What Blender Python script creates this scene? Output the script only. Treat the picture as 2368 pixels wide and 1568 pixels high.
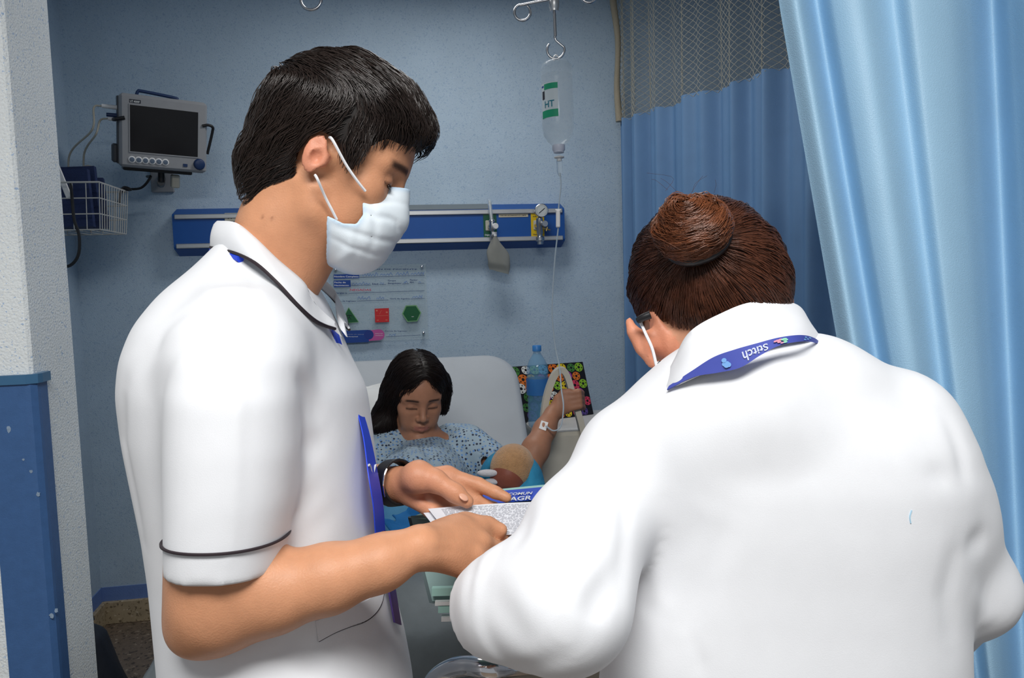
import bpy, math, random
import numpy as np
from mathutils import Vector, Matrix

for o in list(bpy.data.objects):
    bpy.data.objects.remove(o, do_unlink=True)
SC = bpy.context.scene
COL = SC.collection
rng = np.random.default_rng(7)
random.seed(7)

# ---------------------------------------------------------------- camera
W, H, F = 2368.0, 1568.0, 1800.0
CAM_H = 1.43
YAW, PITCH, ROLL = math.radians(9.2), math.radians(-4.6), math.radians(1.7)
fw = np.array([math.sin(YAW) * math.cos(PITCH), math.cos(YAW) * math.cos(PITCH), math.sin(PITCH)])
r0 = np.array([math.cos(YAW), -math.sin(YAW), 0.0])
u0 = np.cross(r0, fw)
RT = r0 * math.cos(ROLL) - u0 * math.sin(ROLL)
UP = u0 * math.cos(ROLL) + r0 * math.sin(ROLL)
FW = fw
CP = np.array([0.0, 0.0, CAM_H])
R3 = np.stack([RT, UP, FW], axis=1)          # camera space (right, up, depth) -> world

cam_d = bpy.data.cameras.new('camera')
cam = bpy.data.objects.new('camera', cam_d)
COL.objects.link(cam)
cam_d.sensor_width = 36.0
cam_d.sensor_fit = 'HORIZONTAL'
cam_d.lens = 36.0 * F / W
cam_d.clip_start = 0.02
M = Matrix(((RT[0], UP[0], -FW[0], CP[0]), (RT[1], UP[1], -FW[1], CP[1]), (RT[2], UP[2], -FW[2], CP[2]), (0, 0, 0, 1)))
cam.matrix_world = M
SC.camera = cam

# ---------------------------------------------------------------- world, exposure, lamps
SC.view_settings.view_transform = 'Standard'
SC.view_settings.look = 'None'
SC.view_settings.gamma = 1.0
SC.view_settings.use_curve_mapping = False
SC.view_settings.exposure = 0.0
wd = bpy.data.worlds.new('world')
SC.world = wd
wd.use_nodes = True
wd.node_tree.nodes['Background'].inputs[0].default_value = (0.90, 0.95, 1.0, 1)
wd.node_tree.nodes['Background'].inputs[1].default_value = 0.30

CEIL = 2.72
LAMPS = [((-0.08, -0.35, CEIL - 0.06), 1.2, 0.6, 58.0), ((0.25, 2.62, CEIL - 0.06), 0.6, 0.3, 9.0)]  # first entry is an added panel that replaces the flash bounced off the ceiling
LAMP_COL = (1.0, 0.985, 0.96)
for i, (lc, sx, sy, pw) in enumerate(LAMPS):
    ld = bpy.data.lights.new('ceiling_area_light', 'AREA')
    ld.shape = 'RECTANGLE'; ld.size = sx; ld.size_y = sy; ld.energy = pw; ld.color = LAMP_COL
    lo_ = bpy.data.objects.new('ceiling_area_light', ld)
    COL.objects.link(lo_)
    lo_.location = lc

# ---------------------------------------------------------------- pixel helpers
def C(px, py, z):
    """camera-space point (right, up, depth) of photo pixel at depth z"""
    return np.array([(px - W / 2) / F * z, -(py - H / 2) / F * z, z])
def c2w(p):
    return np.asarray(p, float) @ R3.T + CP
def w2c(p):
    return (np.asarray(p, float) - CP) @ R3
def at(px, py, z):
    return c2w(C(px, py, z))
def on(px, py, ax, val):
    d = R3 @ C(px, py, 1.0)
    t = (val - CP[ax]) / d[ax]
    return CP + d * t
def sstep(x, a, b):
    t = np.clip((x - a) / (b - a), 0, 1)
    return t * t * (3 - 2 * t)

# ---------------------------------------------------------------- materials
MATS = {}
def nd(nt, t, **kw):
    n = nt.nodes.new(t)
    for k, v in kw.items():
        setattr(n, k, v)
    return n
def mat(name, col, rough=0.5, metal=0.0, var=0.06, scale=30.0, bump=0.0, bscale=None, spec=0.5,
        trans=0.0, ior=1.45, alpha=1.0, sss=0.0, sheen=0.0, emit=0.0, vcol=False, coat=0.0, speck=None):
    if name in MATS:
        return MATS[name]
    m = bpy.data.materials.new(name)
    m.use_nodes = True
    nt = m.node_tree
    b = nt.nodes['Principled BSDF']
    tc = nd(nt, 'ShaderNodeTexCoord')
    nz = nd(nt, 'ShaderNodeTexNoise')
    nz.inputs['Scale'].default_value = scale
    nz.inputs['Detail'].default_value = 4
    nt.links.new(tc.outputs['Object'], nz.inputs['Vector'])
    mx = nd(nt, 'ShaderNodeMix', data_type='RGBA', blend_type='MULTIPLY')
    mx.inputs[0].default_value = 1.0
    rp = nd(nt, 'ShaderNodeValToRGB')
    rp.color_ramp.elements[0].position = 0.3
    rp.color_ramp.elements[1].position = 0.7
    lo = 1 - var
    rp.color_ramp.elements[0].color = (lo, lo, lo, 1)
    rp.color_ramp.elements[1].color = (1, 1, 1, 1)
    nt.links.new(nz.outputs[0], rp.inputs[0])
    if vcol:
        vc = nd(nt, 'ShaderNodeVertexColor', layer_name='Col')
        nt.links.new(vc.outputs[0], mx.inputs[6])
    else:
        mx.inputs[6].default_value = (*col, 1)
    nt.links.new(rp.outputs[0], mx.inputs[7])
    out = mx.outputs[2]
    if speck:
        for (sc_, thr, scol, amt) in speck:
            vz = nd(nt, 'ShaderNodeTexNoise'); vz.inputs['Scale'].default_value = sc_; vz.inputs['Detail'].default_value = 2.0
            nt.links.new(tc.outputs['Object'], vz.inputs['Vector'])
            r2 = nd(nt, 'ShaderNodeValToRGB')
            r2.color_ramp.elements[0].position = thr; r2.color_ramp.elements[0].color = (0, 0, 0, 1)
            r2.color_ramp.elements[1].position = thr + 0.05; r2.color_ramp.elements[1].color = (amt, amt, amt, 1)
            nt.links.new(vz.outputs[0], r2.inputs[0])
            m2 = nd(nt, 'ShaderNodeMix', data_type='RGBA')
            nt.links.new(r2.outputs[0], m2.inputs[0])
            nt.links.new(out, m2.inputs[6])
            m2.inputs[7].default_value = (*scol, 1)
            out = m2.outputs[2]
    nt.links.new(out, b.inputs['Base Color'])
    b.inputs['Roughness'].default_value = rough
    b.inputs['Metallic'].default_value = metal
    b.inputs['Specular IOR Level'].default_value = spec
    b.inputs['IOR'].default_value = ior
    b.inputs['Transmission Weight'].default_value = trans
    b.inputs['Alpha'].default_value = alpha
    b.inputs['Coat Weight'].default_value = coat
    b.inputs['Sheen Weight'].default_value = sheen
    if sss:
        b.inputs['Subsurface Weight'].default_value = sss
        b.inputs['Subsurface Radius'].default_value = (0.9, 0.35, 0.2)
        b.inputs['Subsurface Scale'].default_value = 0.008
    if emit:
        b.inputs['Emission Color'].default_value = (*col, 1)
        b.inputs['Emission Strength'].default_value = emit
    if bump:
        bz = nd(nt, 'ShaderNodeTexNoise'); bz.inputs['Scale'].default_value = bscale or scale * 4; bz.inputs['Detail'].default_value = 3
        nt.links.new(tc.outputs['Object'], bz.inputs['Vector'])
        bp = nd(nt, 'ShaderNodeBump'); bp.inputs['Strength'].default_value = bump; bp.inputs['Distance'].default_value = 0.004
        nt.links.new(bz.outputs[0], bp.inputs['Height'])
        nt.links.new(bp.outputs[0], b.inputs['Normal'])
    MATS[name] = m
    return m

def srgb(r, g, b):
    f = lambda c: ((c / 255 + 0.055) / 1.055) ** 2.4 if c > 10 else c / 255 / 12.92
    return (f(r), f(g), f(b))

# ---------------------------------------------------------------- mesh builder
class MB:
    def __init__(s):
        s.v = []; s.f = []; s.n = 0
    def add(s, v, f):
        v = np.asarray(v, float).reshape(-1, 3)
        s.v.append(v)
        s.f += [tuple(int(i) + s.n for i in q) for q in f]
        s.n += len(v)
        return s
    def box(s, c, size, ax=None, bev=0.0):
        c = np.asarray(c, float); h = np.asarray(size, float) / 2
        A = np.eye(3) if ax is None else np.asarray(ax, float)   # rows = axes
        if bev <= 0:
            P = [[sx * h[0], sy * h[1], sz * h[2]] for sx in (-1, 1) for sy in (-1, 1) for sz in (-1, 1)]
            Fc = [(0, 1, 3, 2), (4, 6, 7, 5), (0, 4, 5, 1), (2, 3, 7, 6), (0, 2, 6, 4), (1, 5, 7, 3)]
            return s.add(np.array(P) @ A + c, Fc)
        b = min(bev, *(h * 0.95))
        P = []; idx = {}
        for sx in (-1, 1):
            for sy in (-1, 1):
                for sz in (-1, 1):
                    sg = np.array([sx, sy, sz])
                    for k in range(3):
                        q = sg * (h - b); q[k] = sg[k] * h[k]
                        idx[(sx, sy, sz, k)] = len(P); P.append(q)
        Fc = []
        for k in range(3):
            i, j = [(1, 2), (2, 0), (0, 1)][k]
            for sg in (-1, 1):
                qd = []
                for a, bb in ((-1, -1), (1, -1), (1, 1), (-1, 1)):
                    t = [0, 0, 0]; t[k] = sg; t[i] = a; t[j] = bb
                    qd.append(idx[(*t, k)])
                Fc.append(qd if sg > 0 else qd[::-1])
        for k in range(3):                                # edges along axis k
            i, j = [(1, 2), (2, 0), (0, 1)][k]
            for a in (-1, 1):
                for bb in (-1, 1):
                    t0 = [0, 0, 0]; t1 = [0, 0, 0]
                    t0[k] = -1; t1[k] = 1; t0[i] = t1[i] = a; t0[j] = t1[j] = bb
                    qd = [idx[(*t0, i)], idx[(*t1, i)], idx[(*t1, j)], idx[(*t0, j)]]
                    Fc.append(qd)
        for sx in (-1, 1):
            for sy in (-1, 1):
                for sz in (-1, 1):
                    Fc.append([idx[(sx, sy, sz, k)] for k in range(3)])
        return s.add(np.array(P) @ A + c, Fc)
    def tube(s, path, r, n=8, cap=True, closed=False, flat=None):
        P = np.asarray(path, float); m = len(P)
        rr = np.broadcast_to(np.asarray(r, float), (m,))
        T = np.gradient(P, axis=0) if not closed else (np.roll(P, -1, 0) - np.roll(P, 1, 0))
        T /= np.linalg.norm(T, axis=1)[:, None] + 1e-12
        a = np.array([0.13, 0.21, 1.0]); a = a - T[0] * (a @ T[0])
        if np.linalg.norm(a) < 0.1: a = np.cross(T[0], [1, 0, 0])
        a /= np.linalg.norm(a)
        V = []
        for i in range(m):
            a = a - T[i] * (a @ T[i]); a /= np.linalg.norm(a) + 1e-12
            b = np.cross(T[i], a)
            for k in range(n):
                th = 2 * math.pi * k / n
                V.append(P[i] + rr[i] * (math.cos(th) * a + math.sin(th) * b))
        Fc = []
        for i in range(m - (0 if closed else 1)):
            i2 = (i + 1) % m
            for k in range(n):
                Fc.append((i * n + k, i * n + (k + 1) % n, i2 * n + (k + 1) % n, i2 * n + k))
        if cap and not closed:
            Fc.append(tuple(range(n))[::-1]); Fc.append(tuple((m - 1) * n + k for k in range(n)))
        return s.add(V, Fc)
    def cyl(s, p0, p1, r0, r1=None, n=24):
        p0 = np.asarray(p0, float); p1 = np.asarray(p1, float)
        return s.tube([p0, p1], [r0, r0 if r1 is None else r1], n)
    def lathe(s, p0, axis, prof, n=32):
        """prof: list of (dist along axis, radius)"""
        ax = np.asarray(axis, float); ax = ax / np.linalg.norm(ax)
        a = np.cross(ax, [0.3, 0.9, 0.1]); a /= np.linalg.norm(a); b = np.cross(ax, a)
        V = []; m = len(prof)
        for (t, r) in prof:
            for k in range(n):
                th = 2 * math.pi * k / n
                V.append(np.asarray(p0) + ax * t + r * (math.cos(th) * a + math.sin(th) * b))
        Fc = []
        for i in range(m - 1):
            for k in range(n):
                Fc.append((i * n + k, i * n + (k + 1) % n, (i + 1) * n + (k + 1) % n, (i + 1) * n + k))
        if prof[0][1] > 1e-5: Fc.append(tuple(range(n))[::-1])
        if prof[-1][1] > 1e-5: Fc.append(tuple((m - 1) * n + k for k in range(n)))
        return s.add(V, Fc)
    def prism(s, poly, d):
        """poly: Nx3 planar points, d: extrusion vector"""
        P = np.asarray(poly, float); n = len(P)
        V = np.vstack([P, P + np.asarray(d)])
        Fc = [tuple(range(n))[::-1], tuple(range(n, 2 * n))]
        for i in range(n):
            j = (i + 1) % n
            Fc.append((i, j, n + j, n + i))
        return s.add(V, Fc)
    def grid(s, G, thick=0.0, nrm=None):
        """G: (a,b,3) sheet; optional thickness along averaged normal"""
        G = np.asarray(G, float); a, b = G.shape[:2]
        ids = np.arange(a * b).reshape(a, b)
        q = np.stack([ids[:-1, :-1], ids[1:, :-1], ids[1:, 1:], ids[:-1, 1:]], -1).reshape(-1, 4)
        if not thick:
            return s.add(G.reshape(-1, 3), q)
        du = np.gradient(G, axis=0); dv = np.gradient(G, axis=1)
        N = np.cross(du, dv); N /= np.linalg.norm(N, axis=2)[..., None] + 1e-12
        V = np.vstack([(G + N * thick / 2).reshape(-1, 3), (G - N * thick / 2).reshape(-1, 3)])
        o = a * b
        Fc = [tuple(x) for x in q] + [tuple(x[::-1] + o) for x in q]
        rim = list(ids[0, :]) + list(ids[1:, -1]) + list(ids[-1, ::-1][1:]) + list(ids[::-1, 0][1:-1])
        for i in range(len(rim)):
            j = (i + 1) % len(rim)
            Fc.append((rim[i], rim[j], rim[j] + o, rim[i] + o))
        return s.add(V, Fc)
    def arrays(s):
        return np.vstack(s.v), s.f

def mesh_from(name, V, Fc, colors=None, smooth=True):
    me = bpy.data.meshes.new(name)
    if isinstance(Fc, np.ndarray) and Fc.ndim == 2 and Fc.shape[1] == 4:
        me.vertices.add(len(V)); me.vertices.foreach_set('co', np.asarray(V, np.float32).ravel())
        me.loops.add(len(Fc) * 4); me.loops.foreach_set('vertex_index', Fc.astype(np.int32).ravel())
        me.polygons.add(len(Fc)); me.polygons.foreach_set('loop_start', np.arange(0, len(Fc) * 4, 4, dtype=np.int32))
        me.update(calc_edges=True); me.validate()
    else:
        me.from_pydata([tuple(map(float, p)) for p in V], [], [tuple(map(int, q)) for q in Fc])
        me.update()
    if smooth:
        me.polygons.foreach_set('use_smooth', np.ones(len(me.polygons), bool))
    if colors is not None:
        at_ = me.color_attributes.new('Col', 'FLOAT_COLOR', 'POINT')
        c4 = np.ones((len(V), 4), np.float32); c4[:, :3] = colors
        at_.data.foreach_set('color', c4.ravel())
    return me

ROOTLOC = {}
def obj(name, mb, m, parent=None, smooth=False, angle=None, colors=None):
    V, Fc = mb.arrays() if isinstance(mb, MB) else mb
    V = np.asarray(V, float)
    if parent is not None:
        V = V - ROOTLOC[parent.name]
        loc = None
    else:
        loc = np.array([(V[:, 0].min() + V[:, 0].max()) / 2, (V[:, 1].min() + V[:, 1].max()) / 2, V[:, 2].min()])
        V = V - loc
    me = mesh_from(name, V, Fc, colors, smooth)
    if not (isinstance(Fc, np.ndarray)):
        import bmesh
        bm = bmesh.new(); bm.from_mesh(me)
        if name != 'print':
            bmesh.ops.recalc_face_normals(bm, faces=bm.faces)
        if smooth:
            lim = math.radians(angle if angle else 50)
            for e in bm.edges:
                if len(e.link_faces) == 2 and e.calc_face_angle(0) > lim:
                    e.smooth = False
        bm.to_mesh(me); bm.free()
    me.materials.append(m)
    o = bpy.data.objects.new(name, me)
    COL.objects.link(o)
    if parent is not None:
        o.parent = parent
        ROOTLOC[o.name] = ROOTLOC[parent.name]
    else:
        o.location = loc
        ROOTLOC[o.name] = loc
    return o
def thing(name, loc, label, cat, group=None):
    o = bpy.data.objects.new(name, None)
    COL.objects.link(o)
    o.empty_display_size = 0.05
    o.location = tuple(float(x) for x in loc)
    ROOTLOC[o.name] = np.asarray(loc, float)
    return tag(o, label, cat, group)
def tag(o, label=None, cat=None, group=None, kind=None):
    if label: o['label'] = label
    if cat: o['category'] = cat
    if group: o['group'] = group
    if kind: o['kind'] = kind
    return o
def text_mesh(txt, size, extr=0.0):
    cu = bpy.data.curves.new('t', 'FONT'); cu.body = txt; cu.size = size; cu.extrude = extr; cu.resolution_u = 3; cu.offset = 0.016
    cu.align_x = 'LEFT'
    o = bpy.data.objects.new('t', cu); COL.objects.link(o)
    dg = bpy.context.evaluated_depsgraph_get()
    me = o.evaluated_get(dg).to_mesh()
    V = np.array([v.co[:] for v in me.vertices]).reshape(-1, 3); Fc = [tuple(p.vertices) for p in me.polygons]
    o.evaluated_get(dg).to_mesh_clear()
    bpy.data.objects.remove(o, do_unlink=True); bpy.data.curves.remove(cu)
    return V, Fc
def text_on(mb, txt, origin, U, V_, width=None, height=None, maxw=None, slant=0.0):
    """flat lettering: origin = lower-left, U/V_ unit vectors"""
    V, Fc = text_mesh(txt, 1.0)
    if len(V) == 0: return
    V[:, 0] -= V[:, 0].min()
    w = V[:, 0].max(); 
    sy = height / 0.70 if height else width / w
    sx = width / w if width else sy
    if maxw and w * sx > maxw: sx = maxw / w
    X = V[:, 0] * sx + slant * V[:, 1] * sy; Y = V[:, 1] * sy
    mb.add(np.asarray(origin) + X[:, None] * np.asarray(U) + Y[:, None] * np.asarray(V_), Fc)
def unit(v):
    v = np.asarray(v, float); return v / np.linalg.norm(v)
def curve(pts, n=40):
    """Catmull-Rom through pts"""
    P = np.asarray(pts, float)
    if len(P) == 2: return P[0] + (P[1] - P[0]) * np.linspace(0, 1, n)[:, None]
    P = np.vstack([2 * P[0] - P[1], P, 2 * P[-1] - P[-2]])
    out = []
    segs = len(P) - 3
    for t in np.linspace(0, segs - 1e-6, n):
        i = int(t); u = t - i
        a, b, c, d = P[i:i + 4]
        out.append(0.5 * ((2 * b) + (c - a) * u + (2 * a - 5 * b + 4 * c - d) * u * u + (3 * b - a - 3 * c + d) * u ** 3))
    return np.array(out)
# ================================================================ THE ROOM
YW = 3.474
XL = -1.245
M_wall = mat('wall_paint', srgb(188, 209, 227), 0.75, var=0.10, scale=5, bump=0.55, bscale=260,
             speck=[(170, 0.60, srgb(134, 164, 198), 0.5), (120, 0.63, srgb(205, 218, 235), 0.6)])
M_pillar = mat('pillar_paint', srgb(240, 246, 248), 0.7, var=0.08, scale=5, bump=0.6, bscale=220,
               speck=[(190, 0.63, srgb(130, 172, 222), 0.65), (210, 0.62, srgb(250, 252, 246), 0.7)])
M_ceil = mat('ceiling_paint', (0.78, 0.80, 0.82), 0.9, var=0.05)
M_floor = mat('terrazzo', srgb(128, 112, 96), 0.45, var=0.25, scale=40, bump=0.1,
              speck=[(75, 0.58, srgb(62, 52, 46), 0.85), (55, 0.62, srgb(176, 160, 140), 0.7)])
M_base = mat('terrazzo_base', srgb(188, 170, 140), 0.45, var=0.2, scale=30,
             speck=[(90, 0.60, srgb(96, 82, 62), 0.8), (60, 0.63, srgb(216, 204, 180), 0.7)])
M_band = mat('blue_band_paint', srgb(110, 140, 200), 0.6, var=0.08, bump=0.3, bscale=200)
M_guard = mat('blue_vinyl', srgb(66, 104, 156), 0.42, var=0.10, scale=60, bump=0.15, bscale=500,
              speck=[(9, 0.70, srgb(190, 205, 218), 0.55)])
M_guard_cap = mat('blue_vinyl_cap', srgb(66, 112, 150), 0.3, var=0.06)

def struct(name, mb, m, smooth=False):
    return tag(obj(name, mb, m, smooth=smooth), kind='structure')
struct('floor', MB().box((0.2, 1.4, -0.05), (6.0, 6.6, 0.1)), M_floor)
struct('ceiling', MB().box((0.2, 1.4, CEIL + 0.05), (6.0, 6.6, 0.1)), M_ceil)
struct('wall_back', MB().box((0.2, YW + 0.05, CEIL / 2), (6.0, 0.1, CEIL)), M_wall)
# partition: its end is the pillar on the left; behind it the left wall of the bay
PX, PY0 = -0.675, 1.62
PY1 = on(171, 800, 0, PX)[1]
struct('wall_left', MB().box((XL - 0.05, (PY1 + YW) / 2, CEIL / 2), (0.1, YW - PY1, CEIL)), M_wall)
struct('wall_partition', MB().box((PX - 0.75, (PY0 + PY1) / 2, CEIL / 2), (1.5, PY1 - PY0, CEIL), bev=0.006), M_pillar)
struct('wall_right', MB().box((3.1, 1.4, CEIL / 2), (0.1, 6.6, CEIL)), M_wall)
# terrazzo baseboard, one slab after another, and the painted band over it
bb = thing('baseboard_back', (0.2, YW, 0), None, None); bb['kind'] = 'structure'
x = XL
while x < 3.0:
    obj('slab', MB().box((x + 0.1485, YW - 0.009, 0.049), (0.297, 0.018, 0.098), bev=0.003), M_base, bb)
    x += 0.30
bl = thing('baseboard_left', (XL, 2.6, 0), None, None); bl['kind'] = 'structure'
y = PY1
while y < YW - 0.02:
    w = min(0.297, YW - 0.02 - y)
    obj('slab', MB().box((XL + 0.009, y + w / 2, 0.049), (0.018, w, 0.098), bev=0.003), M_base, bl)
    y += 0.30
struct('trim_1', MB().box((0.2, YW - 0.002, 0.098 + 0.03), (6.0, 0.004, 0.06)), M_band)
struct('trim_2', MB().box((XL + 0.002, (PY1 + YW) / 2, 0.128), (0.004, YW - PY1, 0.06)), M_band)
# blue corner guard on the partition end
gz = 1.268
gd = thing('corner_guard', (PX, PY0, 0), 'blue vinyl corner guard with scuffs on the edge of the speckled pillar', 'corner guard')
t = 0.007
gw = 0.082; gs = 0.045
poly = [(PX - gw, PY0, 0), (PX - gw, PY0 - t, 0), (PX - 0.012, PY0 - t, 0), (PX - 0.003, PY0 - t + 0.001, 0), (PX + t - 0.001, PY0 + 0.003, 0), (PX + t, PY0 + 0.012, 0),
        (PX + t, PY0 + gs, 0), (PX, PY0 + gs, 0), (PX, PY0, 0)]
obj('cover', MB().prism(poly, (0, 0, gz - 0.014)), M_guard, gd)
cap = [(PX - gw - 0.002, PY0 + 0.0, gz - 0.016), (PX - gw - 0.002, PY0 - t - 0.005, gz - 0.016), (PX - 0.008, PY0 - t - 0.005, gz - 0.016), (PX + t + 0.003, PY0 - 0.002, gz - 0.016), (PX + t + 0.006, PY0 + 0.012, gz - 0.016),
       (PX + t + 0.006, PY0 + gs + 0.004, gz - 0.016), (PX, PY0 + gs + 0.004, gz - 0.016), (PX, PY0, gz - 0.016)]
obj('end_cap', MB().prism(cap, (0, 0, 0.018)), M_guard_cap, gd)
M_scuff = mat('scuff', srgb(150, 172, 196), 0.7, var=0.3, scale=200)
rs_ = np.random.default_rng(4)
for (sx_, sy_, rw, rh) in ((20, 992, .004, .009), (54, 1063, .003, .003), (72, 1090, .004, .004), (88, 1143, .005, .006), (120, 1424, .006, .007), (130, 1412, .004, .006)):
    c_ = on(sx_, sy_, 1, PY0 - t - .0006)
    obj('scuff', MB().prism([c_ + np.array([rw * math.cos(a_) * rs_.uniform(.5, 1), 0, rh * math.sin(a_) * rs_.uniform(.5, 1)]) for a_ in np.linspace(0, 2 * math.pi, 11, endpoint=False)], (0, .0005, 0)), M_scuff, gd)
# out of frame: first panel added for bounced flash, second above the bed
M_lampframe = mat('lamp_frame', (0.8, 0.8, 0.8), 0.4)
M_diff = mat('lamp_diffuser', (1.0, 0.98, 0.95), 0.6, emit=1.0, var=0.02)
for i, (lc, sx, sy, pw) in enumerate(LAMPS):
    lt = thing('ceiling_light_panel', (lc[0], lc[1], CEIL - 0.05), ['added ceiling panel out of view, standing in for bounced flash', 'short ceiling light above the bed'][i], 'light')
    m_ = MB()
    for sg in (-1, 1):
        m_.box((lc[0] + sg * (sx / 2 + 0.02), lc[1], CEIL - 0.026), (0.03, sy + 0.07, 0.048))
        m_.box((lc[0], lc[1] + sg * (sy / 2 + 0.02), CEIL - 0.026), (sx + 0.01, 0.03, 0.048))
    obj('frame', m_, M_lampframe, lt)
    obj('diffuser', MB().box((lc[0], lc[1], CEIL - 0.03), (sx, sy, 0.03)), M_diff, lt)

# ================================================================ HEADWALL UNIT
M_blue = mat('panel_blue', srgb(16, 82, 160), 0.45, var=0.05)
M_blue2 = mat('panel_blue_edge', srgb(40, 90, 165), 0.45, var=0.05)
M_alu = mat('aluminium', (0.62, 0.63, 0.64), 0.35, metal=0.8, var=0.05)
M_chrome = mat('chrome', (0.85, 0.85, 0.87), 0.12, metal=1.0, var=0.02)
M_black = mat('black_plastic', (0.012, 0.012, 0.014), 0.4, var=0.1)
M_white = mat('white_plastic', (0.80, 0.80, 0.80), 0.4, var=0.04)
M_beige = mat('beige_plastic', srgb(190, 188, 176), 0.45, var=0.05)
hx0, hx1 = -0.842, 0.80
hz0, hz1 = 1.555, 1.752
hw = thing('headwall_unit', ((hx0 + hx1) / 2, YW, hz0), 'long blue hospital headwall unit with two silver rails on back wall', 'wall panel')
D = 0.085
prof = [(0, hz0), (-D * 0.95, hz0 + 0.026), (-D, hz0 + 0.034), (-D, hz1 - 0.036), (-D * 0.95, hz1 - 0.028), (0, hz1)]
obj('body', MB().prism([(hx0, YW + a, b) for a, b in prof], (hx1 - hx0, 0, 0)), M_blue, hw)
obj('top_cover', MB().prism([(hx0 + 0.55, YW - 0.001, hz1 + 0.001), (hx0 + 0.55, YW - D * 0.93, hz1 - 0.0265), (hx1 - 0.33, YW - D * 0.93, hz1 - 0.0265), (hx1 - 0.33, YW - 0.001, hz1 + 0.001)], (0, -0.0006, 0.002)), mat('grey_cover', srgb(120, 128, 132), 0.5), hw)
for zc in (hz1 - 0.040, hz0 + 0.038):
    obj('rail', MB().box(((hx0 + hx1) / 2, YW - D - 0.004, zc), (hx1 - hx0 - 0.02, 0.010, 0.020), bev=0.003), M_alu, hw)
yf = YW - D
def fx(px, py=520):                       # x on the front of the unit
    return on(px, py, 1, yf)[0]
def fz(px, py):
    return on(px, py, 1, yf)[2]
def plate(name, m, x0, y0, x1, y1, parent, th=0.003, yy=None, bev=0.0):
    yy = yf if yy is None else yy
    a = on(x0, y0, 1, yy); b = on(x1, y1, 1, yy)
    c = (a + b) / 2
    return obj(name, MB().box((c[0], yy - th / 2, c[2]), (abs(b[0] - a[0]), th, abs(a[2] - b[2])), bev=bev), m, parent)
def lettering(mb, txt, px, py, yy, wpx, hpx, slant=0):
    a = on(px, py, 1, yy); b = on(px + wpx, py - hpx, 1, yy)
    text_on(mb, txt, a, (1, 0, 0), (0, 0, 1), width=b[0] - a[0], height=(b[2] - a[2]), slant=slant)
M_green = mat('outlet_green', srgb(20, 86, 60), 0.5)
M_yellow = mat('outlet_yellow', srgb(222, 186, 24), 0.5)
M_ink = mat('dark_ink', (0.02, 0.025, 0.04), 0.7)
M_inkw = mat('white_ink', (0.8, 0.82, 0.82), 0.7)
g_ = plate('green_outlet', M_green, 1117, 496, 1149, 548, hw)
plate('socket', M_beige, 1122, 510, 1137, 534, hw, 0.008, bev=0.003)
m_ = MB(); lettering(m_, 'Oxígeno', 1121, 545, yf - 0.0034, 14, 4, 0.2); tag(obj('print', m_, M_inkw, hw), kind='stuff')
plate('yellow_outlet', M_yellow, 1227, 494, 1259, 546, hw)
plate('socket', M_beige, 1233, 510, 1246, 532, hw, 0.008, bev=0.003)
m_ = MB(); lettering(m_, 'Vacío', 1232, 544, yf - 0.0034, 12, 4, 0.2); lettering(m_, 'AIR', 1232, 502, yf - 0.0034, 9, 3); tag(obj('print', m_, M_ink, hw), kind='stuff')
plate('label_strip', mat('label_cream', srgb(206, 196, 170), 0.6), 1153, 494, 1221, 501.5, hw, 0.002)
m_ = MB(); lettering(m_, 'USO DE UN DISPOSITIVO LIMPIE', 1157, 500, yf - 0.0024, 60, 3.4); tag(obj('print', m_, M_ink, hw), kind='stuff')
sp = plate('power_socket', M_beige, 519, 493, 566, 512, hw, 0.006, bev=0.002)
for k in range(2):
    c = on(532 + 22 * k, 503, 1, yf)
    for e in (-.006, .006): obj('slot', MB().box((c[0] + e, yf - 0.0062, c[2]), (0.003, 0.002, 0.012)), M_black, sp)

# oxygen flowmeter + resuscitation bag
M_clear = mat('clear_plastic', (0.86, 0.92, 0.95), 0.12, trans=0.75, ior=1.2, var=0.02, alpha=0.6)
M_steel = mat('steel', (0.55, 0.56, 0.58), 0.25, metal=1.0, var=0.05)
fm = on(1139, 520, 1, yf - 0.05)
fl = thing('oxygen_flowmeter', (fm[0], fm[1], fm[2] - 0.05), 'clear tube oxygen flowmeter plugged into the green outlet', 'flowmeter')
top = on(1131, 459, 1, yf - 0.05); bot = on(1137, 510, 1, yf - 0.05)
obj('glass_tube', MB().cyl(bot, top, 0.009, 0.008, 20), M_clear, fl, smooth=True)
obj('inner_tube', MB().cyl(bot, top + (bot - top) * 0.1, 0.004, 0.004, 12), M_inkw, fl, smooth=True)
b0 = on(1138, 516, 1, yf - 0.05)
obj('valve_body', MB().lathe(b0 + np.array([0, 0, 0.016]), (0, 0, -1), [(0, .010), (.004, .014), (.010, .014), (.012, .011), (.03, .012), (.046, .011), (.05, .007), (.062, .007), (.064, .012), (.074, .012), (.08, .006), (.095, .005)], 20), M_steel, fl, smooth=True)
obj('connector', MB().cyl((b0[0] - .004, yf - .0, b0[2] - .012), (b0[0], yf - .05, b0[2] - .012), 0.012, 0.012, 16), M_steel, fl, smooth=True)
kn = on(1144, 523, 1, yf - 0.07)
obj('knob', MB().lathe(kn + np.array([0, .016, 0]), (0.2, -1, 0), [(0, .009), (.004, .013), (.02, .013), (.023, .011)], 20), M_white, fl, smooth=True)
bagt = on(1143, 543, 1, yf - 0.05); bagb = on(1156, 629, 1, yf - 0.05)
rb = thing('breathing_bag', bagb, 'limp translucent breathing bag hanging below the oxygen flowmeter', 'bag')
G = []
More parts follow.
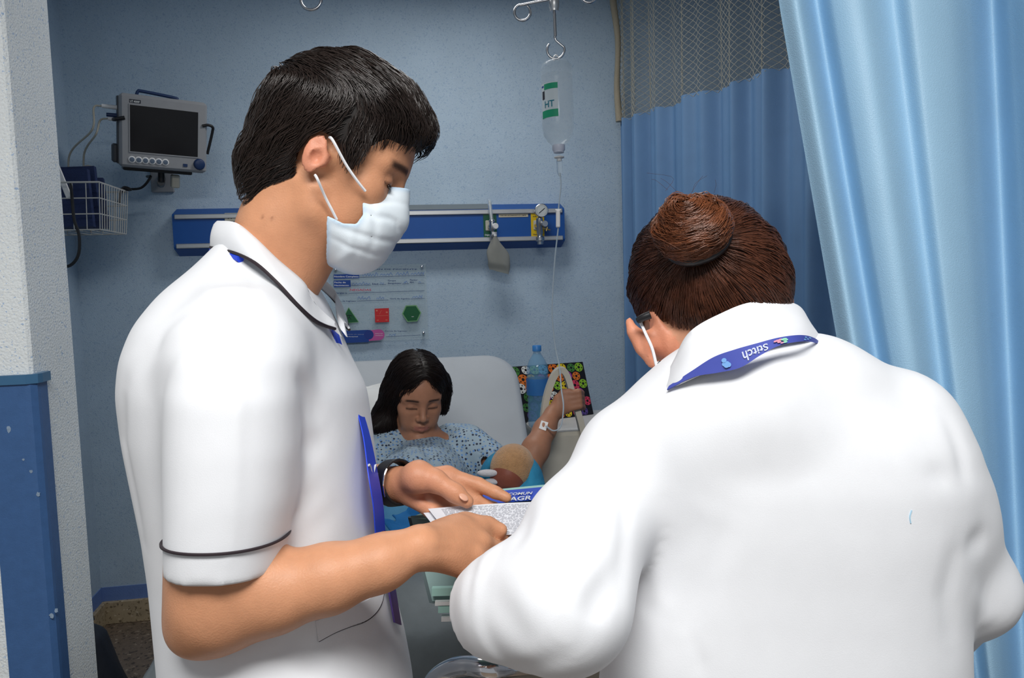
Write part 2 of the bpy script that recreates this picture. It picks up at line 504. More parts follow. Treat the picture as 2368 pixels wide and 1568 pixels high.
for i in range(24):
    s_ = i / 23
    c = bagt + (bagb - bagt) * s_
    wx = 0.010 + 0.038 * sstep(s_, 0, 0.55) - 0.006 * sstep(s_, 0.85, 1)
    wy = 0.010 + 0.014 * sstep(s_, 0, 0.4) - 0.016 * sstep(s_, 0.75, 1)
    ring = []
    for k in range(28):
        th = 2 * math.pi * k / 28
        cr = 1 + 0.07 * math.sin(3 * th + 4 * s_) + 0.05 * math.sin(5 * th - 7 * s_)
        ring.append(c + np.array([wx * math.cos(th) * cr, wy * math.sin(th) * cr, (0.012 * math.cos(th) * -1) * s_]))
    G.append(ring)
G = np.array(G); Gc = np.concatenate([G, G[:, :1]], 1)
M_bag = mat('milky_plastic', srgb(176, 176, 168), 0.35, trans=0.35, ior=1.15, var=0.08, alpha=0.8)
obj('pouch', MB().grid(Gc), M_bag, rb, smooth=True)
obj('neck_ring', MB().cyl(bagt + np.array([0, 0, .012]), bagt - np.array([0, 0, .006]), .012, .012, 16), M_white, rb, smooth=True)

# vacuum regulator with gauge
vg = on(1252, 487, 1, yf - 0.075)
vr = thing('vacuum_regulator', (vg[0], vg[1], vg[2] - 0.12), 'chrome vacuum regulator with round white gauge on the yellow outlet', 'gauge')
obj('gauge_case', MB().lathe(vg + np.array([0, .022, 0]), (0, -1, 0), [(0, .020), (.002, .028), (.02, .0295), (.026, .0295), (.028, .027)], 32), M_steel, vr, smooth=True)
obj('dial', MB().lathe(vg + np.array([0, -.0055, 0]), (0, -1, 0), [(0, .0262), (.0008, .0262)], 32), mat('dial_white', srgb(200, 206, 206), 0.5), vr)
m_ = MB(); m_.prism([vg + np.array(q) for q in ((-.013, -.0068, -.0105), (-.0115, -.0068, -.0125), (.014, -.0068, .0085), (.0125, -.0068, .011))], (0, -.0006, 0))
for k in range(22):
    th = math.radians(-50 + 280 * k / 21); ca, sa = math.cos(th), math.sin(th)
    m_.prism([vg + np.array((ca * r_ + sa * w_, -.0066, sa * r_ - ca * w_)) for r_, w_ in ((.020, -.0004), (.024, -.0004), (.024, .0004), (.020, .0004))], (0, -.0003, 0))
obj('needle', m_, M_ink, vr)
vb = on(1248, 520, 1, yf - 0.055)
m_ = MB().lathe(vb + np.array([0, 0, .05]), (0, 0, -1), [(0, .006), (.018, .007), (.022, .014), (.05, .015), (.054, .012), (.085, .014), (.09, .011), (.10, .012), (.104, .020), (.118, .020), (.121, .014), (.134, .013)], 24)
obj('body', m_, M_steel, vr, smooth=True)
obj('knob', MB().lathe(on(1257, 518, 1, yf - 0.06), (0.15, -1, 0), [(0, .013), (.016, .014), (.022, .012)], 20), M_alu, vr, smooth=True)
c = on(1264, 530, 1, yf - 0.06)
obj('side_valve', MB().cyl(c + np.array([-.02, 0, .006]), c + np.array([.016, 0, -.004]), .005, .003, 12).cyl(c + np.array([.004, 0, .01]), c + np.array([-.002, 0, -.008]), .004, .004, 10), mat('brass', (0.6, 0.45, 0.2), 0.3, metal=1), vr, smooth=True)
obj('connector', MB().cyl((vb[0] - .004, yf, vb[2]), (vb[0], yf - .055, vb[2]), 0.012, 0.012, 16), M_steel, vr, smooth=True)

# ================================================================ PATIENT ID PLATE
ys = YW - 0.022
pl = [on(765, 616, 1, ys), on(985, 609, 1, ys), on(991, 782, 1, ys), on(768, 795, 1, ys)]
x0, x1 = (pl[0][0] + pl[3][0]) / 2, (pl[1][0] + pl[2][0]) / 2
z1, z0 = (pl[0][2] + pl[1][2]) / 2, (pl[2][2] + pl[3][2]) / 2
sg = thing('patient_sign', ((x0 + x1) / 2, ys, z0), 'clear acrylic patient identification plate with coloured symbols on blue wall', 'sign')
M_acr = mat('acrylic', (0.62, 0.74, 0.76), 0.08, alpha=0.16, var=0.02)
obj('acrylic_plate', MB().box(((x0 + x1) / 2, ys, (z0 + z1) / 2), (x1 - x0, 0.005, z1 - z0), bev=0.0012), M_acr, sg)
SW, SH = x1 - x0, z1 - z0
# local sign coordinates from the zoomed crop (1960x1568 crop of 300x240 px at 740,580)
def sgp(zx, zy, dy=0.0032):
    return on(740 + zx / 6.533, 580 + zy / 6.533, 1, ys - dy)
M_pblue = mat('print_blue', srgb(26, 70, 150), 0.6)
M_pnavy = mat('print_navy', srgb(30, 58, 112), 0.6)
M_pink = mat('print_pink', srgb(196, 90, 160), 0.6)
M_pgreen = mat('print_green', srgb(10, 92, 52), 0.5)
M_pred = mat('print_red', srgb(206, 40, 44), 0.5)
M_pen = mat('blue_marker', srgb(70, 120, 205), 0.6)
M_penr = mat('red_marker', srgb(205, 80, 100), 0.6)
def srect(name, zx0, zy0, zx1, zy1, m, th=0.0008, dy=0.0027):
    a = sgp(zx0, zy0, dy); b = sgp(zx1, zy1, dy)
    z_ = (a[2] + b[2]) / 2
    return obj(name, MB().box(((a[0] + b[0]) / 2, ys - dy - th / 2, z_), (abs(b[0] - a[0]), th, abs(b[2] - a[2]))), m, sg)
for zx, zy in ((235, 285), (1540, 240), (1565, 1240), (275, 1300)):
    p = sgp(zx, zy)
    obj('standoff_screw', MB().lathe(p + np.array([0, .022, 0]), (0, -1, 0), [(0, .0045), (.018, .0045), (.0185, .0068), (.026, .0068), (.028, .0048)], 16), M_chrome, sg, smooth=True)
def stext(mb, txt, zx, zy, zw, zh, slant=0.0):
    a = sgp(zx, zy, 0.0036); b = sgp(zx + zw, zy - zh, 0.0036)
    text_on(mb, txt, a, unit(sgp(zx + 100, zy) - sgp(zx, zy)), (0, 0, 1), width=abs(b[0] - a[0]), height=b[2] - a[2], slant=slant)
srect('blue_bar', 205, 358, 595, 412, M_pblue); srect('blue_bar', 205, 450, 465, 545, M_pblue)
m_ = MB(); stext(m_, 'IDENTIFICACIÓN DE PACIENTE', 305, 287, 1160, 48)
stext(m_, 'Edad:', 790, 512, 95, 26); stext(m_, 'Grupo', 1025, 460, 120, 26); stext(m_, 'Sanguíneo:', 1025, 500, 205, 26)
stext(m_, 'Factor', 1360, 452, 115, 26); stext(m_, 'RH:', 1360, 488, 60, 26)
stext(m_, 'Alergias a:', 215, 648, 195, 30); stext(m_, 'Fecha de Ingreso:', 215, 768, 330, 30); stext(m_, 'Hora de Ingreso:', 1060, 732, 300, 28)
stext(m_, 'Forma de Ingreso:', 985, 1220, 330, 28)
tag(obj('print', m_, M_pnavy, sg), kind='stuff')
m_ = MB()
for zx, zy, zx2, zy2 in ((600, 402, 1580, 370), (470, 525, 770, 517), (895, 511, 995, 508), (1240, 502, 1345, 498), (1480, 492, 1575, 489), (430, 642, 1580, 602), (560, 760, 1035, 742), (1370, 728, 1580, 718), (995, 1300, 1520, 1272)):
    a = sgp(zx, zy, 0.0034); b = sgp(zx2, zy2, 0.0034)
    m_ = MB().box((a + b) / 2, (np.linalg.norm(b - a), 0.0006, 0.0013), ax=np.array([unit(b - a), (0, 1, 0), np.cross(unit(b - a), (0, 1, 0))]))
    obj('rule_line', m_, M_pnavy, sg)
m_ = MB(); stext(m_, 'Nombre Completo:', 215, 400, 370, 34); stext(m_, 'Fecha de', 218, 488, 170, 28); stext(m_, 'Nacimiento:', 218, 532, 220, 28)
stext(m_, 'GTO', 690, 1285, 90, 34); stext(m_, 'SALUD', 835, 1255, 115, 14); stext(m_, 'GUANAJUATO', 835, 1283, 115, 14)
stext(m_, 'Secretaría de Salud', 320, 1265, 340, 18); stext(m_, 'Hospital', 420, 1302, 150, 18)
tag(obj('print', m_, M_inkw, sg), kind='stuff')
def scribble(zx, zy, zw, zh, n, seed):
    r_ = np.random.default_rng(seed)
    pts = []
    for i in range(n):
        u_ = i / (n - 1)
        pts.append(sgp(zx + zw * u_ + r_.uniform(-8, 8), zy - (zh if i % 2 else 0) * r_.uniform(0.45, 1.05) - zw * u_ * 0.02, 0.0038))
    return curve(pts, n * 4)
m_ = MB()
for a in ((610, 385, 260, 52, 13, 1), (905, 375, 185, 50, 9, 2), (1150, 368, 190, 52, 9, 3), (1365, 362, 210, 50, 10, 4), (480, 512, 270, 40, 12, 5), (908, 505, 48, 40, 4, 6),
          (1262, 490, 60, 36, 5, 7), (1495, 482, 24, 20, 3, 8), (560, 735, 200, 48, 9, 9), (845, 730, 120, 40, 7, 10), (1400, 712, 150, 46, 8, 11), (1045, 1285, 100, 44, 6, 12)):
    m_.tube(scribble(*a), 0.0007, 4)
tag(obj('handwriting', m_, M_pen, sg), kind='stuff')
m_ = MB()
stext(m_, 'NEGADAS', 450, 605, 320, 40, 0.15)
tag(obj('print', m_, M_penr, sg), kind='stuff')
def spoly(name, pts, m, th=0.004, dy=0.0035):
    P = np.array([sgp(a, b, dy) for a, b in pts])
    return obj(name, MB().prism(P, (0, -th, 0)), m, sg)
M_pgl = mat('print_pale_green', srgb(120, 170, 120), 0.5)
tri = np.array([(432, 850), (590, 1078), (305, 1105)]); tc_ = tri.mean(0)
spoly('triangle_symbol', tri, M_pgl); spoly('triangle_face', tc_ + (tri - tc_) * 0.90, M_pgreen, 0.0045)
spoly('square_symbol', [(825, 875), (1040, 865), (1045, 1075), (835, 1082)], M_pred)
m_ = MB(); a = sgp(850, 985, 0.0078); b = sgp(1035, 978, 0.0078); m_.box((a + b) / 2, (b[0] - a[0], .0006, .0012))
stext_z = [(845, 915, 25, 22), (995, 940, 28, 22), (858, 1055, 30, 12), (990, 1052, 30, 12)]
for zx, zy, zw, zh in stext_z:
    a = sgp(zx, zy, .0078); b = sgp(zx + zw, zy - zh, .0078); m_.box((a + b) / 2, (b[0] - a[0], .0006, b[2] - a[2]))
m_.tube([sgp(900, 960, .0078), sgp(918, 915, .0078), sgp(935, 900, .0078)], 0.0008, 4)
tag(obj('square_marks', m_, mat('print_salmon', srgb(226, 130, 110), 0.6), sg), kind='stuff')
hexa = np.array([(1295, 825), (1455, 820), (1530, 935), (1470, 1065), (1320, 1075), (1238, 950)]); hc = hexa.mean(0)
spoly('hexagon_symbol', hexa, M_pgl); spoly('hexagon_face', hc + (hexa - hc) * 0.88, M_pgreen, 0.0045)
a = sgp(1385, 1000, .0082); m_ = MB(); text_on(m_, 'BAJO', a, (1, 0, 0), (0, 0, 1), height=0.003); tag(obj('print', m_, M_inkw, sg), kind='stuff')
m_ = MB()
m_.tube([sgp(400, 985, .0082), sgp(440, 970, .0082), sgp(480, 985, .0082)], .0012, 4).tube([sgp(440, 970, .0082), sgp(450, 1010, .0082), sgp(470, 1040, .0082)], .0012, 4).tube([sgp(445, 1000, .0082), sgp(415, 1030, .0082)], .0012, 4)
obj('falling_figure', m_, M_ink, sg)
srect('blue_footer', 205, 1215, 740, 1378, M_pblue)
pp = [(735, 1205), (890, 1185)] + [(890 + 85 * math.sin(t_), 1268 - 83 * math.cos(t_)) for t_ in np.linspace(0, math.pi, 10)] + [(735, 1362)]
spoly('pink_footer', pp, M_pink, 0.0006, 0.0028)
spoly('logo_disc', [(738 + 72 * math.cos(t_), 1268 + 72 * math.sin(t_)) for t_ in np.linspace(0, 2 * math.pi, 28, endpoint=False)], mat('print_deep', srgb(30, 60, 140), 0.6), 0.0004, 0.0033)
# ================================================================ PATIENT MONITOR
M_grey = mat('monitor_grey', srgb(150, 152, 156), 0.5, var=0.05)
M_greyd = mat('monitor_dark', srgb(70, 74, 80), 0.5, var=0.05)
M_screen = mat('screen_off', (0.004, 0.004, 0.006), 0.15, var=0.02)
M_btn = mat('button_blue_grey', srgb(96, 112, 132), 0.45)
M_navy = mat('navy_plastic', srgb(24, 52, 96), 0.45)
TL, TR = at(285, 213, 2.80), at(488, 241, 2.95)
BL, BR = at(266, 386, 2.84), at(470, 399, 2.99)
mc = (TL + TR + BL + BR) / 4
mu = unit((TR - TL) + (BR - BL)); mv = (BL - TL) + (BR - TR); mv = unit(mv - mu * (mv @ mu)); mn = np.cross(mu, mv)   # right, down, into
mw = (np.linalg.norm(TR - TL) + np.linalg.norm(BR - BL)) / 2; mh = (np.linalg.norm(BL - TL) + np.linalg.norm(BR - TR)) / 2
if mn[1] < 0: mn = -mn
MA = np.array([mu, mn, mv])
def mp(a, b, c=0.0):                     # a,b in 0..1 over the front, c metres in front(-)/behind(+)
    return mc + mu * (a - 0.5) * mw + mv * (b - 0.5) * mh + mn * c
mo = thing('patient_monitor', mp(.5, 1, .07), 'grey bedside patient monitor with dark screen on a wall bracket', 'monitor')
obj('casing', MB().box(mp(.5, .5, .075), (mw, .145, mh), MA, bev=.012), M_grey, mo)
bz = obj('bezel', MB().box(mp(.5, .5, -.002), (mw * .985, .016, mh * .97), MA, bev=.007), M_grey, mo)
def mplate(name, m, a0, b0, a1, b1, c0, th, parent=mo, bev=0.0):
    return obj(name, MB().box(mp((a0 + a1) / 2, (b0 + b1) / 2, c0 - th / 2), ((a1 - a0) * mw, th, (b1 - b0) * mh), MA, bev=bev), m, parent)
mplate('screen', M_screen, .115, .15, .885, .775, -.0085, .003)
m_ = MB()
fr = ((.105, .135, .895, .15), (.105, .775, .895, .79), (.105, .15, .115, .775), (.885, .15, .895, .775))
for a0, b0, a1, b1 in fr: m_.box(mp((a0 + a1) / 2, (b0 + b1) / 2, -.011), ((a1 - a0) * mw, .004, (b1 - b0) * mh), MA)
tag(obj('screen_frame', m_, M_grey, mo))
for k in range(6):
    c = mp(.135 + .075 * k, .885, -.010)
    b_ = obj('button', MB().lathe(c, -mn, [(0, .0125), (.003, .0125), (.005, .010)], 20), M_white, mo, smooth=True)
    obj('button_face', MB().lathe(c - mn * .005, -mn, [(0, .0085), (.0012, .0085), (.002, .006)], 16), M_btn, b_, smooth=True)
obj('rotary_knob', MB().lathe(mp(.905, .875, -.010), -mn, [(0, .021), (.012, .019), (.014, .016)], 28), M_navy, mo, smooth=True)
mplate('indicator', M_navy, .715, .885, .765, .925, -.010, .003)
mplate('logo_plate', M_ink, .11, .075, .235, .12, -.010, .001)
m_ = MB(); text_on(m_, 'UT 4000F', mp(.118, .114, -.0115), mu, -mv, width=.105 * mw, height=.026 * mh); obj('print', m_, M_inkw, mo)
# carrying handle on top, side hooks, side connectors
hp = [mp(.20, .0, .03), mp(.215, -.045, .03), mp(.26, -.055, .03), mp(.62, -.02, .03), mp(.66, .0, .03)]
obj('top_handle', MB().tube(curve(hp, 16), .006, 8), M_navy, mo, smooth=True)
obj('side_hook', MB().tube([mp(.06, .33, -.012), mp(-.03, .36, -.01), mp(-.05, .365, .05)], .007, 8), M_black, mo, smooth=True)
obj('side_hook', MB().tube(curve([mp(.935, .33, -.012), mp(1.0, .31, -.014), mp(1.055, .33, -.012), mp(1.06, .40, -.005), mp(1.01, .72, .01)], 24), .0055, 8), M_black, mo, smooth=True)
mplate('side_panel', M_greyd, -.012, .04, .0, .96, .10, .07)
for b_, m2, ln in ((.20, M_white, .05), (.31, M_navy, .035), (.36, M_white, .03)):
    obj('plug', MB().cyl(mp(-.01, b_, .055), mp(-.01, b_, .055) - mu * ln, .0085, .007, 12), m2, mo, smooth=True)
obj('printer_slot', MB().box(mp(-.035, .82, .08), (.02, .07, mh * .26), MA, bev=.006), M_greyd, mo)
obj('base_foot', MB().box(mp(.45, 1.02, .09), (mw * .8, .09, .014), MA, bev=.004), M_black, mo)
# wall bracket
wb = on(376, 412, 1, YW)
br = thing('wall_bracket', (wb[0], YW, wb[2] - .05), 'small grey wall bracket holding the patient monitor', 'bracket')
arm0 = mp(.5, 1.045, .10)
obj('post', MB().cyl(arm0 + mv * .002, arm0 + mv * .035, .012, .012, 12), M_black, br, smooth=True)
obj('arm', MB().tube([arm0 + mv * .036, np.array([arm0[0] * .4 + wb[0] * .6, (arm0[1] + YW) / 2, arm0[2] - .03]), (wb[0], YW - .012, wb[2])], .015, 8), M_greyd, br, smooth=True)
obj('back_plate', MB().box((wb[0], YW - .006, wb[2]), (.09, .012, .12), bev=.003), M_grey, br)
cl = arm0 + mv * .03 + mu * .05
obj('clamp', MB().box(cl, (.03, .05, .05), MA, bev=.004), M_beige, br)

# ================================================================ WIRE BASKET on the left wall
M_wire = mat('wire_white', srgb(190, 190, 186), 0.45)
bkY = 2.62
def bw(px, py, z): return at(px, py, z)
# basket corners in world: top rim rectangle against the left wall
bx0 = XL + 0.012
ctop = [at(150, 421, 2.78), at(205, 430, 2.62), at(246, 440, 2.82)]
zt = at(205, 425, 2.68)[2]; zb = at(205, 533, 2.70)[2]
fx0 = at(208, 430, 2.64)          # front corner nearest the camera
wbk = thing('wire_basket', (fx0[0], fx0[1], zb), 'white wire basket of cables and a cuff fixed to the bay wall', 'basket')
bx1 = fx0[0] + 0.03; by0 = fx0[1]; by1 = by0 + 0.30
bx0 = XL + 0.006
rows = 4
def rim(zz, sh=0.0):
    return np.array([(bx0, by0 + sh, zz), (bx1 - sh, by0 + sh, zz), (bx1 - sh, by1 - sh, zz), (bx0, by1 - sh, zz)])
for i in range(rows):
    s_ = i / (rows - 1)
    R_ = rim(zt + (zb - zt) * s_, 0.012 * s_)
    obj('hoop_wire', MB().tube(np.vstack([R_, R_[:1]]), .0022 if i else .0032, 6), M_wire, wbk, smooth=True)
R0, R1 = rim(zt), rim(zb, .012)
for e in range(4):
    a0, a1 = R0[e], R0[(e + 1) % 4]; b0_, b1_ = R1[e], R1[(e + 1) % 4]
    nW = 7 if e in (0, 2) else 12
    for k in range(nW):
        s_ = k / nW
        obj('upright_wire', MB().tube([a0 + (a1 - a0) * s_, b0_ + (b1_ - b0_) * s_], .0016, 5), M_wire, wbk, smooth=True)
for k in range(1, 7):
    s_ = k / 7
    obj('floor_wire', MB().tube([R1[0] + (R1[1] - R1[0]) * s_, R1[3] + (R1[2] - R1[3]) * s_], .0016, 5), M_wire, wbk, smooth=True)
M_cuff = mat('cuff_navy', srgb(34, 50, 92), 0.7, var=0.2, scale=60, bump=0.3)
bcx, bcy = (bx0 + bx1) / 2, (by0 + by1) / 2
cf = thing('blood_pressure_cuff', (bcx, bcy, zb + .01), 'folded navy blood pressure cuff standing in the wire basket', 'cuff')
for k in range(3):
    yy = by0 + .045 + .050 * k; hh = [.20, .215, .18][k]
    p0 = np.array([bcx - .005 + .01 * k, yy, zb + .012])
    G = np.array([[p0 + np.array([(u_ - .5) * (bx1 - bx0 - .07) * (1 - .15 * v_), .014 * math.sin(3.1 * u_ + k) + .03 * v_, hh * v_]) for v_ in np.linspace(0, 1, 10)] for u_ in np.linspace(0, 1, 12)])
    obj('cuff_layer', MB().grid(G, .016), M_cuff, cf, smooth=True)
obj('white_tab', MB().box((bcx + .02, by0 + .04, zt + .01), (.02, .006, .12), np.array([[.95, 0, .3], [0, 1, 0], [-.3, 0, .95]]), bev=.002), M_white, cf)
obj('white_tab', MB().box((bcx - .035, by0 + .045, zt + .03), (.016, .006, .11), np.array([[.95, 0, -.3], [0, 1, 0], [.3, 0, .95]]), bev=.002), M_white, cf)
M_hose = mat('grey_hose', srgb(150, 150, 146), 0.5)
hs = []
for i in range(60):
    th = i / 60 * 2 * math.pi * 3
    hs.append((bcx + .01 + .048 * math.cos(th), by0 + .228 + .010 * math.sin(th) + i * .0002, zt + .028 + .060 * math.sin(th + .6)))
hs = np.vstack([curve([(bcx + .060, by0 + .245, zb + .012), (bcx + .075, by0 + .240, zb + .05), (bcx + .070, by0 + .238, zt - .03), hs[0]], 14)[:-1], np.array(hs)])
tag(obj('coiled_hose', MB().tube(np.array(hs), .005, 6), M_hose, smooth=True), 'coiled grey hose lying over the wire basket', 'hose')
# cables from monitor to basket
M_cable = mat('cable_beige', srgb(176, 172, 160), 0.5)
for k, (b_, mid, end) in enumerate(((.20, (213, 300, 2.80), (186, 392, 2.74)), (.36, (222, 310, 2.80), (206, 392, 2.76)))):
    s0 = mp(-.01, b_, .055) - mu * [.05, .03][k]
    pth = curve([s0, s0 - mu * .025 + mv * .01, at(*mid), np.array([bcx - .035 + .05 * k, by0 + .270, zt + .13]), np.array([bcx - .035 + .05 * k, by0 + .274, zt - .03]), np.array([bcx - .03 + .05 * k, by0 + .272, zb + .01])], 50)
    tag(obj('monitor_cable', MB().tube(pth, .0035, 6), M_cable, smooth=True), ['thick beige cable hanging from the top plug of the monitor into the basket', 'thin beige cable hanging from the lower plug of the monitor into the basket'][k], 'cable')
pth = curve([arm0 + mv * .02 - mu * .05, at(348, 410, 2.95), at(325, 435, 2.96), at(280, 437, 2.94), np.array([bx1 + .02, by1 - .03, zt + .004]), np.array([bx1 - .006, by1 - .035, zt + .010]), np.array([bx1 - .025, by1 - .036, zt - .05])], 50)
tag(obj('power_cord', MB().tube(pth, .005, 6), M_black, smooth=True), 'black cord looping from under the monitor to the basket', 'cord')
pth = curve([at(163, 425, 2.635), at(166, 450, 2.60), at(168, 475, 2.60), at(172, 510, 2.60), at(183, 545, 2.60), at(181, 590, 2.60), at(160, 615, 2.60), at(130, 612, 2.60)], 40)
tag(obj('power_cord', MB().tube(pth, .005, 6), M_black, smooth=True), 'black cord hanging from the wire basket to behind the pillar', 'cord')

# ================================================================ IV HANGERS AND BOTTLE
ZI = 2.28
s_px = ZI / F
def ring_path(cx, cy, rpx, z, a0, a1, n=28, ry=None):
    ry = ry or rpx
    return [at(cx + rpx * math.cos(t_), cy + ry * math.sin(t_), z) for t_ in np.linspace(a0, a1, n)]
top = at(1281, 2, ZI)
ih = thing('iv_hanger', (top[0], top[1], CEIL), 'steel ceiling hanger with hooks carrying the infusion bottle', 'hanger')
dn = np.array([0, 0, -1.0])
obj('drop_rod', MB().cyl((top[0], top[1], CEIL), top, .010, .010, 12), M_steel, ih, smooth=True)
obj('hub', MB().lathe(at(1281, -8, ZI), dn, [(0, .012), (.008, .015), (.030, .015), (.034, .013), (.042, .013)], 20), M_alu, ih, smooth=True)
obj('stem', MB().cyl(at(1281.5, 22, ZI), at(1284, 84, ZI), .0045, .0045, 12), M_steel, ih, smooth=True)
lp = [at(1284, 80, ZI), at(1284, 92, ZI), at(1299, 105, ZI)] + ring_path(1285, 116, 20, ZI, -.35, 3.9, 26)
obj('bottle_hook', MB().tube(curve(lp, 50), .0036, 8), M_steel, ih, smooth=True)
lp = [at(1278, -2, ZI), at(1240, 5, ZI), at(1205, 12, ZI)] + ring_path(1208, 29, 18.5, ZI, -1.9, -7.2, 28)
obj('side_hook', MB().tube(curve(lp, 50), .0042, 8), M_steel, ih, smooth=True)
lp = [at(1284, -2, ZI), at(1330, -22, ZI), at(1360, -30, ZI)] + ring_path(1362, -13, 19, ZI, -1.2, 4.2, 28)
obj('side_hook', MB().tube(curve(lp, 50), .0042, 8), M_steel, ih, smooth=True)
ZK = 2.15
kt = at(718, -60, ZK)
ik = thing('ring_hook', (kt[0], kt[1], CEIL), 'lone steel ring hook hanging from the ceiling, carrying nothing', 'hook')
obj('drop_rod', MB().cyl((kt[0], kt[1], CEIL), at(718, -26, ZK), .006, .006, 12), M_steel, ik, smooth=True)
obj('ring', MB().tube(ring_path(719, -1, 24, ZK, -1.5, 4.5, 32), .0042, 8), M_steel, ik, smooth=True)
# bottle
M_bottle = mat('infusion_bottle', (0.62, 0.70, 0.76), 0.15, trans=0.0, alpha=0.20, var=0.03)
M_fluid = mat('saline', (0.60, 0.70, 0.76), 0.08, alpha=0.12, var=0.02)
b0 = at(1286, 141, ZI); b1 = at(1292, 345, ZI)
ax = unit(b1 - b0); L = np.linalg.norm(b1 - b0); R_ = 37.0 * s_px
ib = thing('infusion_bottle', b1, 'clear infusion bottle with green and white label hanging from steel hook', 'bottle')
obj('shell', MB().lathe(b0, ax, [(0, .001), (.001, R_ * .45), (.006, R_ * .80), (.016, R_ * .96), (.028, R_), (L * .75, R_), (L * .84, R_ * .93), (L * .91, R_ * .68), (L * .955, R_ * .42), (L * .97, R_ * .36), (L * 1.0, R_ * .36)], 40), M_bottle, ib, smooth=True)
obj('fluid', MB().lathe(b0, ax, [(.045, .001), (.0451, R_ * .965), (L * .75, R_ * .965), (L * .84, R_ * .90), (L * .91, R_ * .64), (L * .95, R_ * .38), (L * .965, .001)], 40), M_fluid, ib, smooth=True)
obj('neck_cap', MB().lathe(b0 + ax * L * .955, ax, [(0, R_ * .40), (.014, R_ * .40), (.018, R_ * .33), (.022, R_ * .33)], 24), mat('cap_white', srgb(200, 206, 222), 0.4), ib, smooth=True)
obj('hanger_loop', MB().tube(curve([b0 + RT * -.006, b0 + RT * -.005 - ax * .014, b0 + RT * .003 - ax * .016, b0 + RT * .008 - ax * .002], 16), .002, 6), M_white, ib, smooth=True)
# label wraps the bottle
sdv = unit(np.cross(ax, FW)); sdv = sdv if sdv @ RT > 0 else -sdv
fwv = np.cross(sdv, ax); fwv = fwv if fwv @ FW < 0 else -fwv
def bl_pt(ang, s_, off=.0006):
    return b0 + ax * s_ + (R_ + off) * (math.sin(ang) * sdv + math.cos(ang) * fwv)
def bl_patch(name, a0, a1, s0, s1, m, off):
    G = np.array([[bl_pt(a, s_, off) for s_ in np.linspace(s0, s1, 3)] for a in np.linspace(a0, a1, 12)])
    return obj(name, MB().grid(G), m, ib, smooth=True)
ky = lambda py: (py - 141) / (345 - 141) * L
M_lab = mat('label_white', srgb(200, 212, 218), 0.6)
M_lgreen = mat('label_green', srgb(20, 150, 110), 0.6)
bl_patch('label', -1.25, -.02, ky(199), ky(280), M_lab, .0006)
bl_patch('label_band', -.95, -.02, ky(202), ky(215), M_lgreen, .0010)
bl_patch('label_band', -1.2, -.02, ky(262), ky(279), M_lgreen, .0010)
bl_patch('label_bar', -1.15, -.92, ky(217), ky(236), M_ink, .0010)
bl_patch('label_bar', -1.22, -1.0, ky(204), ky(208), M_pblue, .0010)
m_ = MB(); V_, F_ = text_mesh('HT', 1.0); wd_ = V_[:, 0].max()
ang = -.95 + V_[:, 0] / wd_ * .70; ss = ky(256) - V_[:, 1] * (ky(256) - ky(241)) / .7
m_.add([bl_pt(a, b_, .0012) for a, b_ in zip(ang, ss)], F_); obj('print', m_, mat('label_teal', srgb(30, 120, 140), 0.6), ib)
# drip chamber + tube + roller clamp
dc0 = at(1293, 360, ZI)
iv = thing('drip_line', at(1300, 985, 2.25), 'thin clear drip line with white roller clamp running from the infusion bottle', 'tube')
obj('spike_flange', MB().lathe(dc0, ax, [(0, .004), (.004, .015), (.006, .015), (.010, .006), (.016, .006)], 20), M_white, iv, smooth=True)
obj('drip_chamber', MB().lathe(at(1293.5, 368, ZI), ax, [(0, .006), (.004, .0085), (.036, .0085), (.045, .005), (.05, .003)], 20), M_clear, iv, smooth=True)
pth = curve([at(1295, 400, ZI), at(1297, 430, ZI), at(1292, 480, ZI), at(1291, 525, ZI), at(1284, 590, ZI), at(1279, 660, ZI), at(1277, 730, ZI), at(1284, 800, ZI), at(1294, 850, 2.26), at(1298, 900, 2.22), at(1303, 940, 2.18), at(1297, 985, 2.16), at(1280, 996, 2.16), at(1262, 985, 2.17)], 90)
obj('tube', MB().tube(pth, .0022, 6), mat('tube_clear', srgb(190, 205, 216), 0.2, alpha=0.7), iv, smooth=True)
c0 = at(1290.5, 486, ZI - .004); c1 = at(1290.5, 526, ZI - .004)
obj('roller_clamp', MB().box((c0 + c1) / 2, (.012, .014, np.linalg.norm(c1 - c0)), np.array([RT, FW, UP]), bev=.002).box(c0, (.017, .010, .005), np.array([RT, FW, UP]), bev=.001), M_white, iv)

# ================================================================ CURTAINS
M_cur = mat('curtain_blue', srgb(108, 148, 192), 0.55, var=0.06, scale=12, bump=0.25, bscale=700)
M_net = mat('curtain_net', srgb(186, 184, 172), 0.7)
# bay curtain on its track along the bed
ptsw = np.array([(1.055, 3.40), (1.12, 3.16), (1.24, 2.78), (1.36, 2.42), (1.50, 2.0), (1.60, 1.65)])
ZC1 = 2.10
nU = 420
pc = curve(np.column_stack([ptsw, np.zeros(len(ptsw))]), nU)
dpc = np.gradient(pc, axis=0); nn = np.column_stack([-dpc[:, 1], dpc[:, 0], np.zeros(nU)]); nn /= np.linalg.norm(nn, axis=1)[:, None]
su = np.linspace(0, 1, nU)
def folds(s_, v_):
    a = .030 * np.sin(2 * math.pi * (11 * s_ + .25 * np.sin(9 * s_))) + .014 * np.sin(2 * math.pi * 23 * s_ + 1.3) + .010 * np.sin(2 * math.pi * 5 * s_ + .7)
    return a * (.75 + .25 * v_)
zv = np.linspace(0, 1, 30)
G = np.array([[pc[i] + nn[i] * folds(su[i], v_) + np.array([0, 0, ZC1 - (ZC1 - .25) * v_ + (0.006 * math.sin(40 * su[i]) if v_ == 0 else 0)]) for v_ in zv] for i in range(nU)])
ct = thing('bay_curtain', (1.3, 2.6, .25), 'pleated blue privacy curtain with pale net top hanging beside the bed', 'curtain')
